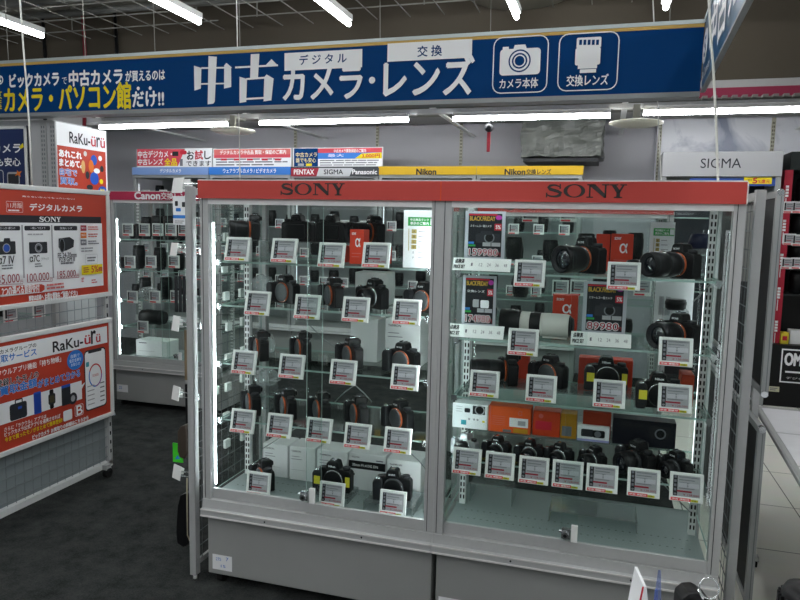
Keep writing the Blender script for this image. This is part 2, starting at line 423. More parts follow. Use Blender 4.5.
# ------------------------------------------------------------------ hanging banner and its wing
SY = 4.0; GOLD = mat('gold_edge_stripe', 'c9a557', .5)
sg = thing('hanging_sign', 'long navy hanging banner with big white characters and yellow lettering', 'sign', (0, SY, 2.125))
B().box(-5.3, .435, 0, .1, 0, .328, NAVY).obj('panel', sg)
B().box(-5.3, .435, -.008, .108, .346, .366, mat('sign_rail', 'b9c4c4', .4, .3)).obj('top_rail', sg)
B().box(-5.3, .435, -.004, .104, .328, .346, GOLD).obj('gold_stripe', sg)
B().box(-5.3, .435, -.006, .106, -.026, 0, mat('sign_bottom_rail', '8f9394', .5, .3)).obj('bottom_rail', sg)
P = Print(sg, .001, .0003)
P.ptext('ビックカメラ', 9.5, 74.5, 59, 85.5, WINK, .045); P.ptext('で', 62, 77.5, 67, 84, WINK, .01)
P.ptext('中古カメラ', 69, 71, 122.5, 84, WINK, .035); P.ptext('が買えるのは', 125.5, 71, 165, 80, WINK, .025)
P.ptext('カメラ・パソコン館', 4, 87.5, 131, 108.5, YINK, .028); P.ptext('京', -8, 91, 2, 99, YINK, .02); P.ptext('葉', -8, 100, 2, 109, YINK, .02)
P.ptext('だけ!!', 132.5, 92, 164, 106, WINK, .035)
a = P.px(138.5, 88.5); P.disc(a[0], a[1], .012, .012, WINK); a = P.px(150.5, 88.2); P.disc(a[0], a[1], .012, .012, WINK)
a = P.px(0, 80); P.disc(a[0], a[1], .032, .032, WINK, 24, .008); P.text('S', a[0]-.014, a[1]-.018, a[0]+.014, a[1]+.018, WINK, .04)
def big(pts): P.ppoly([(x/6.667+120, y/6.667+40) for x, y in pts], WINK)
big([(495, 172), (545, 188), (541, 325), (498, 338)]); big([(592, 108), (648, 113), (634, 412), (625, 425), (587, 430)]); big([(697, 170), (712, 153), (750, 186), (743, 188), (744, 314), (696, 325)])
big([(545, 183), (697, 180), (697, 191), (545, 194)]); big([(543, 289), (697, 286), (697, 296), (543, 299)])
def big2(pts): P.ppoly([(x/2.6667+180, y/2.6667) for x, y in pts], WINK)
big2([(148, 178), (262, 172), (262, 177), (148, 183)]); big2([(230, 174), (245, 158), (263, 176)]); big2([(190, 145), (213, 144), (209, 210), (188, 212)])
big2([(160, 205), (180, 211), (178, 272), (160, 275)]); big2([(226, 206), (232, 199), (251, 210), (245, 268), (224, 271)]); big2([(178, 209), (230, 205), (230, 210), (178, 214)]); big2([(177, 262), (226, 259), (226, 264), (177, 267)])
P.prect(285, 53.5, 362.5, 67.5, WINK); P.ptext('デ ジ タ ル', 300, 55.5, 347, 62.8, NAVY, .02)
P.prect(388, 44, 472, 58, WINK); P.ptext('交 換', 418, 46.5, 442, 56, NAVY, .02)
P.ptext('カメラ', 284, 69, 362, 98, WINK, .03); a = P.px(372.5, 80.5); P.disc(a[0], a[1], .02, .02, WINK); P.ptext('レンズ', 385, 60, 473, 94, WINK, .03)
for x0, y0, x1, y1 in ((494, 38, 547, 92.5), (559.5, 34.5, 617, 90)): P.prr(x0, y0, x1, y1, WINK, .05, .006)
P.prr(500.5, 50, 540, 74.5, WINK, .02); P.ppoly([(513, 51.5), (515, 45.5), (525.5, 44.8), (527.8, 51)], WINK); P.prr(503, 47.5, 509, 51, WINK, .004)
a = P.px(519.8, 61.3); P.disc(*a, .062, .062, NAVY, 32); P.disc(*a, .054, .054, WINK, 32); P.disc(*a, .043, .043, NAVY, 32); P.disc(*a, .034, .034, WINK, 32); P.disc(*a, .027, .027, NAVY, 32)
P.ptext('カメラ本体', 500, 79.5, 538, 88, WINK, .02)
P.prr(577, 38.5, 601, 48, WINK, .008); P.prr(575.7, 48.8, 600, 65, WINK, .01); P.prect(578, 65.7, 597, 68.7, WINK); P.prect(580, 70, 596, 73, WINK)
for x in range(5): P.prect(579.5+x*4.2, 40.5, 582+x*4.2, 45.5, NAVY)
P.ptext('交換レンズ', 567, 76, 608, 85.5, WINK, .02)
P.obj('lettering', sg)
# wing towards the viewer
wg = thing('hanging_sign', 'navy sign wing turned side-on at the end of the long banner', 'sign', (.437, 3.98, 2.125), R(-92.0))
B().box(.012, 3.2, 0, .016, 0, .345, mat('glare_lightened_navy_film', '2a5878', .3)).obj('panel', wg)  # navy film toned lighter to paint in the glare on the wing
B().box(.012, 3.2, -.006, .022, .345, .366, MATS['sign_rail']).obj('top_rail', wg); B().box(.012, 3.2, -.003, .019, -.012, 0, MATS['sign_bottom_rail']).obj('bottom_rail', wg)
P = Print(wg, .001, .0003); a = P.px(705.2, 46); P.disc(a[0], a[1], .13, .085, WINK, 28); P.text('S', a[0]-.04, a[1]-.05, a[0]+.04, a[1]+.05, NAVY, .03); P.text('BicCamera', .03, .04, .40, .085, WINK, .02); u = max(P.px(709.5, 45)[0], a[0]+.16); P.text('中古カメラ', u, .06, u+1.7, .30, WINK, .03)
P.obj('lettering', wg)
# wires that carry the banner
for px_, k in ((8, 'the round emblem'), (85, 'the small white line of lettering'), (155, 'the yellow lettering'), (240, 'the two big characters'), (380, 'the long word'), (490, 'the camera pictogram'), (668, 'the plain blue end')):
    x = at(px_, 50, Y=4.05).x
    b = B(); b.bar((x, 4.05, 2.4915), (x-.02, 4.05, 3.4), .0028, GRID, 5)
    tag(b.obj('hanging_wire'), 'thin wire carrying the blue banner above '+k, 'wire')
ROPE = mat('white_cord', 'd9d9d2', .7)
b = B(); p0 = at(718, 180, Y=2.2); pts = [at(708, -140, Y=2.2), at(709, 0, Y=2.2), at(710.5, 35, Y=2.2), at(713, 65, Y=2.2), at(714.5, 90, Y=2.2), at(716, 120, Y=2.2), at(718, 179.5, Y=2.2), (p0.x, 2.2, 1.5435)]
tag(B().tube(pts, .0035, ROPE, 6).obj('pale_cord'), 'pale cord hanging down in front of the navy wing to the red header', 'cord')
b = B(); pts = [at(16, -60, Y=2.6), at(20, 0, Y=2.6), at(23.5, 50, Y=2.6), at(27, 90, Y=2.6), at(29.5, 130, Y=2.6), at(32, 186, Y=2.6)]
tag(b.tube(pts, .004, ROPE, 6).obj('pale_cord'), 'pale cord hanging past the round emblem and the yellow lettering to the price board', 'cord')
for px_, y1, mt, k in ((83, 48, mat('red_cable', '7c2430', .6), 'dark red cable'), (43, 62, BLK, 'black cable behind the small white lettering'), (115, 58, BLK, 'black cable behind the yellow lettering')):
    p = at(px_, 30, Y=5.86); tag(B().tube([(p.x, 5.86, 3.4), (p.x+.02, 5.86, 2.9), (p.x-.02, 5.86, 2.3)], .018, mt, 6).obj('ceiling_cable'), k+' running down the brown bulkhead', 'cable')

for a, c, k in (((236.5, 0), (240, 178), 'behind the two big characters down to the cabinets'), ((653, 0), (661, 178), 'beside the round dish and the white header')):
    tag(B().tube([at(a[0]-1, -80, Y=4.3), at(*a, Y=4.3), at((a[0]+c[0])/2, 90, Y=4.3), at(*c, Y=4.3), at(c[0]+.5, 189, Y=4.3)], .0035, ROPE, 5).obj('pale_cord'), 'pale cord hanging '+k, 'cord')
# ------------------------------------------------------------------ glass display cases
SLOT = mat('slot_shadow_black', '0b0c0d', .8)
HEADW_GLINT = mat('header_white_and_sill_glint', 'd8d6d4', .5)
def case(name, label, x0, y0, W, hdr, shelves, lead_led=True, depth=.47, detail=True, z0=0.045, htop=1.543, hbot=1.478, post=.033):
    """a freestanding aluminium and glass case; local origin at its front corner on the floor"""
    t = thing(name, label, 'display case', (x0, y0, 0))
    D = depth
    # base
    B().box(.012, W-.004, .012, D, z0, .284, BASEG).obj('base_panel', t, .003)
    b = B()
    prof = [(.0, .284), (-.020, .284), (-.020, .312), (-.006, .3135), (-.003, .346), (.03, .348), (.03, .284)]
    A = Matrix(((0, 1, 0, 0), (1, 0, 0, 0), (0, 0, 1, 0), (0, 0, 0, 1)))
    b.prism(prof, .0, W-.001, ALU, A)
    b.box(.001, W-.001, -.0226, -.0198, .2842, .2898, HEADW_GLINT); b.box(.001, W-.001, -.0222, -.0185, .3085, .3128, HEADW_GLINT)  # white strips stand for the highlights along the sill lip
    for q in (.3, .72): b.bar((q*W, -.0215, .300), (q*W, -.0195, .300), .0035, DGREY, 8)
    b.obj('sill_rail', t)
    B().box(.03, W-.03, .03, D, .348, .360, PANELG).obj('floor_panel', t)
    if detail:
        b = B()
        for q in range(34):
            for yy in (.13, .2): b.box(.07+q*.023, .076+q*.023, yy, yy+.004, .3598, .3603, mat('perforation_grey', '4c5454', .7))
        b.obj('floor_perforation', t)
    # posts
    for px_, yy in ((0, 0), (W-post, 0), (0, D-.03), (W-post, D-.03)):
        b = B(); b.box(px_, px_+post, yy, yy+.03, .313 if yy == 0 else z0, hbot+.01, ALU)
        if yy == 0: b.box(px_+post*.3, px_+post*.36, -.001, .001, .35, hbot, DGREY)
        b.obj('corner_post', t)
    # top
    B().box(0, W, .0, D, hbot, hbot+.012, HEADW_GLINT).obj('top_panel', t)
    b = B(); b.box(post, W-post, .0, .028, hbot-.022, hbot, ALUL); b.obj('top_rail', t)
    # header
    h = B(); h.box(0, W-.004, -.012, .004, hbot-.002, htop-.004, hdr['mat']); h.box(0, W-.004, -.012, .006, htop-.004, htop, HEADW_GLINT)
    if detail: h.box(W-.004, W, -.011, .004, hbot-.002, htop-.004, mat('orange_seam', 'd04a20', .5) if hdr.get('seam') else HEADW_GLINT)
    ho = h.obj('header_board', t)
    P = Print(t, .0125, .0003); hdr['print'](P); P.obj('lettering', ho)
    # sliding doors of glass, the second one in front
    for k, (a, c, yy) in enumerate(((post, .53*W, .016), (.47*W, W-post, .006))):
        d = B().box(a, c, yy, yy+.005, .386, hbot-.022, GLASS, side=EDGEG).obj('sliding_door', t)
        B().box(a, c, yy-.004, yy+.009, .348, .387, ALU).obj('door_rail', d, .0015)
    B().box(post, W-post, D-.012, D-.007, .36, hbot, GLASS, side=EDGEG).obj('back_pane', t)
    B().box(.010, .015, .03, D-.03, .36, hbot, GLASS, side=EDGEG).obj('side_pane', t)
    B().box(W-.015, W-.010, .03, D-.03, .36, hbot, GLASS, side=EDGEG).obj('side_pane', t)
    # slotted standards half way back
    for q in (.050, W-.050):
        b = B(); b.box(q-.011, q+.011, .25, .27, .36, hbot-.01, ALUL); z = .38
        while z < hbot-.03:
            for s in (-1, 1): b.box(q+s*.0055-.0025, q+s*.0055+.0025, .2492, .2508, z, z+.015, SLOT)
            z += .024
        b.obj('slotted_standard', t)
    # LED strips, plus hidden fill strips added to brighten the inside
    if lead_led in (True, 'one'):
        b = B(); b.box(post+.0, post+.003, .034, .038, .395, 1.39, LED); b.obj('led_or_fill_strip', t)
    if lead_led == 'one' and detail and hbot < 1.5:
        b = B(); b.box(W-post-.004, W-post, .034, .040, .395, 1.39, LED); b.obj('led_or_fill_strip', t)  # fill strip added behind the post, out of sight, to brighten the shelves
    if lead_led in (True, 'back'):
        b = B(); b.box(W-.046, W-.040, .385, .391, .42, 1.40, LED3); b.obj('led_or_fill_strip', t)
    if detail: B().box(post+.01, W-post-.01, .034, .046, hbot-.018, hbot-.010, LED_FILL).obj('led_or_fill_strip', t)  # unseen fill strip added behind the header to light tags and cartons
    for z in shelves:
        s = B(); s.box(.042, W-.042, .05, D-.05, z-.0065, z, SHELFG, side=EDGEG); so = s.obj('glass_shelf', t)
        for q in (.050, W-.050):
            b = B(); b.box(q-.004, q+.004, .046, .262, z-.022, z-.0068, STEEL); b.box(q-.009, q+.009, .0455, .0495, z-.014, z+.003, STEEL); b.obj('shelf_bracket', so)
    # castors
    for q, yy in ((.05, .05), (W-.05, .05), (.05, D-.05), (W-.05, D-.05)):
        b = B(); b.bar((q-.012, yy, .022), (q+.012, yy, .022), .0215, RUB, 14); b.box(q-.018, q+.018, yy-.018, yy+.018, .04, z0, DGREY); b.obj('castor', t)
    if detail:
        lk = B(); c = hdr.get('lock', .5)*W; lk.box(c-.022, c+.006, -.012, .0055, .40, .432, STEEL); lk.bar((c-.01, -.012, .414), (c-.01, -.022, .414), .012, STEEL, 12); lk.bar((c-.01, -.0225, .414), (c-.01, -.0215, .414), .006, BLK, 10); lk.bar((c-.03, -.013, .425), (c-.02, -.013, .425), .004, STEEL, 8); lk.box(c+.008, c+.028, -.006, .0055, .39, .445, WHT); lk.obj('door_lock', t)
    return t
CX, CY = -1.4167, 2.1912
case('display_case', 'aluminium glass case with red brand header, camera bodies and white lens cartons on its floor', CX, CY, .9, dict(mat=RED, seam=1, lock=.48, print=lambda P: sony(P, .326, 1.490, .567, 1.531, SONYINK)), (1.249, 1.086, .866, .650), 'one')
case('display_case', 'aluminium glass case with red brand header, black sale cards and orange cartons', CX+.9005, CY, .9, dict(mat=RED, lock=.50, print=lambda P: sony(P, .329, 1.490, .569, 1.531, SONYINK)), (1.247, 1.022, .822, .602), 'back')

# paper note on the base of the first case
t = thing('base_note', 'white note with blue print on the grey base of the case of camera bodies', 'note', (0, CY+.0115, 0)); P = Print(t, .001, .0003)
a = P.px(212.5, 553.5); c = P.px(232, 572); P.rect(a[0], c[1], c[0], a[1], PAPER); P.ptext('275', 216, 557, 221, 561, BINK, .01); P.ptext('7', 226, 557.5, 228.5, 561.5, BINK); P.ptext('15', 221, 564.5, 225.5, 568, BINK); P.obj('paper', t)
t = thing('base_note', 'pale paper at the bottom edge of the case with orange cartons', 'note', (0, CY+.0115, 0)); P = Print(t, .001, .0003); a = P.px(438.5, 596); P.rect(a[0], a[1]-.07, a[0]+.10, a[1], PAPER); P.obj('paper', t)

# far case of the same kind by the poster stand, with a crimson header
CRIM = mat('crimson_header', 'b03050', .4)
def canon(P):
    P.ptext('Canon', 134.5, 192, 160, 199.3, WINK, .06); P.ptext('交換レンズ', 161, 192.5, 192, 199.8, WINK, .02)
KX, KY = at(109, 195, Y=4.2).x, 4.2
case('display_case', 'far glass case with crimson header and rows of black lenses beyond the poster stand', KX, KY, .9, dict(mat=CRIM, print=canon, lock=.62), (1.245, 1.02, .80, .60), 'one', htop=1.592, hbot=1.53)
t = thing('base_note', 'small white note on the grey base of the far case of lenses', 'note', (0, KY+.0115, 0)); P = Print(t, .001, .0003); P.prect(117, 384, 128, 392.5, PAPER); P.ptext('22', 119, 386, 122, 389, BINK); P.obj('paper', t)
# a case standing behind the one with the orange cartons
JX, JY = -.86, 3.9
case('display_case', 'rear glass case seen through the case with the orange cartons', JX, JY, 1.2, dict(mat=RED, print=lambda P: sony(P, .3, 1.49, .6, 1.53, SONYINK)), (1.20, .98, .76), False, detail=False)

# ------------------------------------------------------------------ the row of tall cabinets at the back wall
NY = 6.0; NZ = (1.838, 1.912)
CABG = mat('cabinet_grey', '9a9e9d', .5, .15)
BACKP = mat('cabinet_back_panel', '8f9294', .6)
def tall(x0, x1, label, hdr, hm):
    t = thing('tall_cabinet', label, 'cabinet', (x0, NY, 0)); W = x1-x0-.01
    B().box(0, W, .02, .5, .06, .40, BASEG).obj('base_panel', t); b = B(); b.box(0, W, -.01, .04, .37, .40, ALUL); b.box(0, W, -.02, .02, .345, .365, ALUL); b.obj('sill_rail', t)
    for q in (0, W-.03): B().box(q, q+.03, 0, .03, .40, NZ[0]-.03, CABG).obj('corner_post', t)
    B().box(.0, W, .48, .5, .40, NZ[0], BACKP).obj('back_panel', t); B().box(0, W, 0, .5, NZ[0]-.03, NZ[0], CABG).obj('top_panel', t)
    h = B().box(0, W+.006, -.014, .0, NZ[0], NZ[1], hm).obj('header_board', t)
    P = Print(t, .0145, .0004); hdr(P); P.obj('lettering', h)
    for z in (1.62, 1.35, 1.08, .81, .56):
        B().box(.03, W-.03, .04, .46, z-.008, z, SHELFG, side=EDGEG).obj('glass_shelf', t)
    for q in (.08, W-.08):
        for yy in (.1, .42): B().bar((q-.02, yy, .03), (q+.02, yy, .03), .03, RUB, 12).obj('castor', t)
    b = B(); b.box(.04, .045, .03, .035, .45, 1.75, LED2); b.obj('led_or_fill_strip', t)
    return t
NYEL = mat('yellow_header', 'd4ac18', .45); LBLU = mat('pale_blue_header', '7f9fd4', .45); MBLU = mat('blue_header', '2f78cc', .45)
NX = [at(a, 170, Y=NY).x for a in (133, 209.5, 291.5, 379, 477, 584)]
def trio(P):
    P.ppoly([(291, 168), (319, 168), (316.5, 176.2), (291, 176.2)], mat('pentax_red', 'a52a3c', .5)); P.ppoly([(319, 168), (353, 168), (349.5, 176.2), (316.5, 176.2)], mat('silver_band', 'c9cccf', .5)); P.ppoly([(353, 168), (379, 168), (379, 176.2), (349.5, 176.2)], mat('charcoal_band', '3c4146', .5))
    P.ptext('PENTAX', 294, 169.6, 314, 174.3, WINK, .03); P.ptext('SIGMA', 324, 169.6, 343, 174.2, INK, .03); P.ptext('Panasonic', 352.5, 169.6, 377, 174.2, WINK, .03)
hs = [(lambda P: P.ptext('デジタルカメラ', 160, 168.8, 181, 172.6, WINK, .02), LBLU, 'tall cabinet with a pale blue header'),
      (lambda P: P.ptext('ウェアラブルカメラ / ビデオカメラ', 223, 168.5, 276, 173, WINK, .02), MBLU, 'tall cabinet with a bright blue header'),
      (trio, mat('charcoal_band', '3c4146', .5), 'tall cabinet with a three-name header of red, silver, charcoal'),
      (lambda P: P.ptext('Nikon', 416.5, 168.8, 436, 174.6, INK, .05), NYEL, 'tall cabinet with the one-word yellow header'),
      (lambda P: (P.ptext('Nikon', 505, 169, 525, 174.6, INK, .05), P.ptext('交換レンズ', 526.5, 169, 551, 174.6, INK, .02)), NYEL, 'tall cabinet with the two-part yellow header')]
for k, (f, m, lab) in enumerate(hs): tall(NX[k], NX[k+1], lab+' at the back wall', f, m)
# banners standing on the row
def banner(x0, y0, x1, y1, label, f, bg):
    t = thing('topper_banner', label, 'banner', (0, NY+.05, 0)); p = at(x0, y0, Y=NY+.05); q = at(x1, y1, Y=NY+.05)
    B().box(p.x, q.x, .0, .012, NZ[0]+.001, p.z, PAPER).obj('board', t); P = Print(t, .001, .0003); P.prect(x0, y0, x1, y1, bg); f(P); P.obj('lettering', t)
PKR = mat('pinkish_red_print', 'd04a58', .6); SALM = mat('salmon_print', 'cf6a66', .6)
def b1(P):
    P.ppoly([(137, 149), (185, 149), (178, 166), (137, 166)], PKR); P.ptext('中古デジカメ・', 138, 151, 172, 157.5, WINK, .03); P.ptext('中古レンズ', 138, 158.8, 163, 164.8, WINK, .03); P.ptext('全品', 164.5, 158.3, 177, 165.8, YINK, .04)
    P.prect(172.5, 151.5, 178.5, 156, DGREY); P.ptext('お', 187, 151, 194, 159.5, INK, .03); P.ptext('試', 195, 150.5, 203, 159.5, RINK, .03); P.ptext('し', 204.5, 151, 211, 159, INK, .03); P.ptext('できます', 186.5, 161, 211, 166, INK, .02); P.prect(180, 159, 183, 166, GINK); P.prr(180, 150.5, 187, 154.5, RINK, .02)
banner(136.5, 149, 212, 167, 'red and white trial banner on the pale blue header cabinet', b1, PAPER)
def b2(P):
    P.prect(214, 149.5, 290.5, 155, SALM); P.ptext('デジタルカメラ中古品 買取・保証のご案内', 220, 150.5, 286, 154, WINK, .02); P.prect(214, 155, 290.5, 157.5, PKR); P.pbars(216, 158, 289, 166, 3, GINK, .45)
    for x in (221, 234, 247, 262, 275): P.prect(x, 158.5, x+6, 160.5, RINK)
banner(213, 149, 291, 167, 'white schedule banner with salmon title on the bright blue header cabinet', b2, PAPER)
def b3(P):
    P.prect(294, 148.5, 318, 166.5, NAVY); P.ptext('中古カメラ', 296, 152.5, 317, 157, mat('cream_ink', 'e8dca8', .6), .02); P.ptext('誰でも安心', 296, 158, 316, 162.5, MATS['cream_ink'], .02); P.prect(298, 163.5, 304, 166, SCRN); P.prect(306, 163.5, 312, 166, YINK)
    P.prect(318, 148.5, 382, 153, PKR); P.ptext('中古カメラ買取保証のご案内', 334, 149.3, 366, 152.3, WINK, .02); P.prect(318, 153, 382, 158.5, MBLU); P.ptext('最大', 328, 154, 344, 157, WINK); P.ppoly([(355, 158.5), (362, 153.5), (382, 152.5), (382, 158.5)], YINK); P.ptext('3,000円', 362, 154, 380, 157.8, RINK, .03); P.pbars(320, 159.5, 381, 166, 3, GINK, .4)
banner(293, 148, 382.5, 167, 'navy, red and blue trade-in banner on the three-name header cabinet', b3, PAPER)
# plastic-wrapped unit above the row, pull switch
wr = thing('wrapped_unit', 'box-shaped unit wrapped in clear grey plastic above the yellow headers', 'wrapped unit', (0, 6.1, 0))
WRAP = mat('crinkled_grey_wrap', '5a5d59', .3, .1, vary=.35, scale=9)
p = at(522, 122, Y=6.1); q = at(602, 160, Y=6.1)
b = B(); b.box(p.x, q.x, 0, .5, q.z+.03, p.z+.05, WRAP); bm = b.bm
bmesh.ops.subdivide_edges(bm, edges=bm.edges[:], cuts=16, use_grid_fill=True)
for v in bm.verts: v.co += noise.noise_vector(v.co*9)*.022+noise.noise_vector(v.co*24)*.008
b.obj('wrapping', wr)
b = B(); b.box(p.x+.02, q.x-.03, .02, .48, q.z-.01, q.z+.02, DGREY); b.obj('tray', wr); 
for x in (p.x+.1, q.x-.1): B().box(x-.012, x+.012, .1, .124, p.z, zm0-.09, GRID).obj('hanger', wr)
p = at(489, 128, Y=5.02); sw = thing('pull_switch', 'small dark clamp with a red hanging tag under the light bar', 'switch', p)
B().lathe([(.01, -.02), (.03, -.015), (.03, .015), (.012, .025)], Matrix(), DGREY, 14).obj('clamp', sw); B().box(-.012, .012, -.006, .006, -.17, -.03, mat('red_tag', 'a83440', .5)).obj('red_tag', sw, .003); B().bar((0, 0, .02), (0, .03, 2.21-p.z), .008, DGREY, 8).obj('stem', sw)
# white-header unit and the dark unit beside it
UY = 6.0
su = thing('brand_wall_unit', 'tall unit with a plain white header and thin black lettering', 'cabinet', (0, UY, 0))
p = at(663, 152, Y=UY); q = at(782, 176.5, Y=UY); b = B(); b.box(p.x, q.x, 0, .45, q.z, p.z, mat('white_header_board', 'a6a7a9', .5)); h = b.obj('header_board', su, .004)
P = Print(su, .001, .0003); P.ptext('SIGMA', 701, 158.5, 741, 168, INK, .0); P.obj('lettering', h)
b = B(); b.box(p.x+.02, q.x-.02, .40, .45, 0, q.z, mat('unit_dark_back', '2c3038', .6)); b.obj('back_panel', su)
for c in (p.x, q.x-.04): B().box(c, c+.04, .02, .40, 0, q.z, CABG).obj('corner_post', su)
P = Print(su, -.02, .0003); P.prect(690, 178, 775, 186, mat('blue_strip', '2a4a94', .5)); P.prect(744, 177.5, 771.5, 184, YINK); P.ptext('5', 753, 178, 757, 183.3, RINK, .05); P.ptext('%還元', 758, 179.5, 770, 183.3, RINK, .02); P.ptext('最大', 748, 179, 752, 181, INK); P.obj('price_strip', su)
for z in (1.5, 1.2, .9, .6, .3): B().box(p.x+.04, q.x-.04, .05, .40, z-.01, z, SHELFG, side=EDGEG).obj('glass_shelf', su)
B().box(p.x+.04, q.x-.04, .02, .4, 0.0, .2, DGREY).obj('base_panel', su)
du = thing('brand_wall_unit', 'dark unit with red edge strip and black base lettered in white', 'cabinet', (0, 6.15, 0))
p = at(784, 152, Y=6.15); q = at(762, 398, Y=6.15); zb2 = at(783, 343, Y=6.15).z; zt2 = at(790, 170, Y=6.15).z
xs = at(786, 180, Y=6.15).x
B().box(xs+.02, 3, -.02, .4, zt2, p.z, mat('black_green_header', '1c2423', .5)).obj('header_board', du)
B().box(xs, 3, .38, .42, 0, zt2, BLK2).obj('back_panel', du)
B().box(xs-.12, 3, -.10, .38, 0.0, zb2, BLK).obj('base_panel', du, .004)
RST = mat('red_edge_strip', 'b3263c', .5)
B().box(xs-.015, xs+.045, -.015, .38, zb2, zt2+.0, RST).obj('red_edge_strip', du)
P = Print(du, .016, .0003)
for k in range(5):
    z = zt2-.12-k*.27
    for j in range(4): P.rect(xs+.0, z-j*.024-.02, xs+.022, z-j*.024-.002, WINK)
    P.rect(xs+.004, z-.19, xs+.010, z-.10, WINK)
P.obj('strip_lettering', du)
P = Print(du, .101, .0003); P.prect(782, 348.5, 830, 386, WINK); P.prect(783.3, 350, 830, 384.7, BLK); P.ptext('OM SYSTEM', 785.5, 353, 842, 369, WINK, .05); P.prect(785, 372.5, 830, 374, WINK); P.ptext('デジタルカメラ', 786, 376.5, 828, 382, WINK); P.prect(769, 386, 779, 392, mat('cream_card', 'c9c6a8', .6)); P.pbars(770, 387, 778, 391, 2, GINK); P.obj('base_lettering', du)
for z in (1.62, 1.38, 1.14, .9): B().box(xs+.05, 3, .0, .38, z-.012, z, mat('dark_shelf', '2a2d2e', .4)).obj('shelf', du)
# ------------------------------------------------------------------ mesh stand with two poster frames, along the aisle
SX = -2.52
NETW = mat('grey_net_wire', '8b9294', .4, .4)
st = thing('net_stand', 'grey wire net stand on castors carrying the two red posters', 'display stand', (SX-.03, 1.9, 0), R(90))
# local x runs away from the viewer, local -y towards the case aisle
L = 1.145
b = B(); z = .10
while z < 1.53: b.bar((.02, 0, z), (L-.02, 0, z), .0028, NETW, 4); z += .0555
x = .02
while x < L: b.bar((x, .004, .07), (x, .004, 1.53), .0012, NETW, 4); x += .05
b.obj('wire_net', st)
for x in (0, L-.02):
    b = B(); b.box(x, x+.025, -.012, .014, .055, 1.53, ALU); z = .12
    while z < 1.5: b.box(x+.008, x+.017, -.0126, -.0115, z, z+.02, SLOT); z += .05
    b.obj('upright', st)
b = B(); b.box(0, L+.005, -.012, .018, .045, .075, ALUL)
for x in (.05, L-.06): b.box(x-.018, x+.018, -.04, .46, .045, .07, ALU)
b.obj('foot_bar', st)
B().box(.0, L, .018, .024, .075, 1.5, mat('net_back_sheet', '6b7476', .6)).obj('lower_sheet', st) if 0 else B().box(.0, L, .018, .024, .075, .33, mat('net_back_sheet', '8a9395', .6)).obj('lower_sheet', st)
for x in (.05, L-.06):
    for y in (-.03, .44):
        b = B(); b.bar((x, y-.012, .026), (x, y+.012, .026), .0255, RUB, 16); b.box(x-.012, x+.012, y-.014, y+.014, .035, .05, DGREY); b.obj('castor', st)
def frame(name, label, X, y0, y1, z0, z1, prt, bg, fw_=.024, rz=90, cat='poster', wmat=ALUL):
    """poster frame in a plane facing the aisle; local x runs away from the viewer"""
    t = thing(name, label, cat, (X, y0, 0), R(rz)); W = abs(y1-y0)
    B().box(.008, W-.008, -.004, .006, z0+.008, z1-.008, bg).obj('board', t)
    b = B(); b.box(0, W, -.012, .012, z1-fw_, z1, wmat); b.box(0, W, -.012, .012, z0, z0+fw_, wmat); b.box(0, fw_, -.012, .012, z0+fw_, z1-fw_, wmat); b.box(W-fw_, W, -.012, .012, z0+fw_, z1-fw_, wmat); b.obj('frame', t, .004)
    for x in (0, W):
        for z in (z0, z1): B().box(x-.004, x+.004, -.013, .013, z-.012 if z == z1 else z-.003, z+.003 if z == z1 else z+.012, ALU).obj('corner_cap', t, .003)
    if prt:
        P = Print(t, .0042, .00012); prt(P, W); P.obj('print', t)
    return t
BKD = mat('picture_dark', '2b2e33', .5); BKB = mat('picture_blue', '2a56b8', .4); GREY1 = mat('picture_grey', '70747a', .5)
def cam_pic(P, x0, y0, x1, y1, blue=False, hump=True):
    h = y1-y0; P.prr(x0, y0+h*.2, x1, y1, BKD, .004)
    if hump: P.ppoly([(x0+(x1-x0)*.35, y0+h*.22), (x0+(x1-x0)*.4, y0-h*.02), (x0+(x1-x0)*.68, y0-h*.03), (x0+(x1-x0)*.73, y0+h*.2)], BKD)
    c = P.px(x0+(x1-x0)*.52, y0+h*.62); r = abs(P.px(x1, y0)[0]-P.px(x0, y0)[0])
    P.disc(c[0], c[1], r*.2, r*.2, SCRN); P.disc(c[0], c[1], r*.165, r*.165, BKB if blue else GREY1); P.disc(c[0], c[1], r*.1, r*.1, BLK if not blue else BKB)
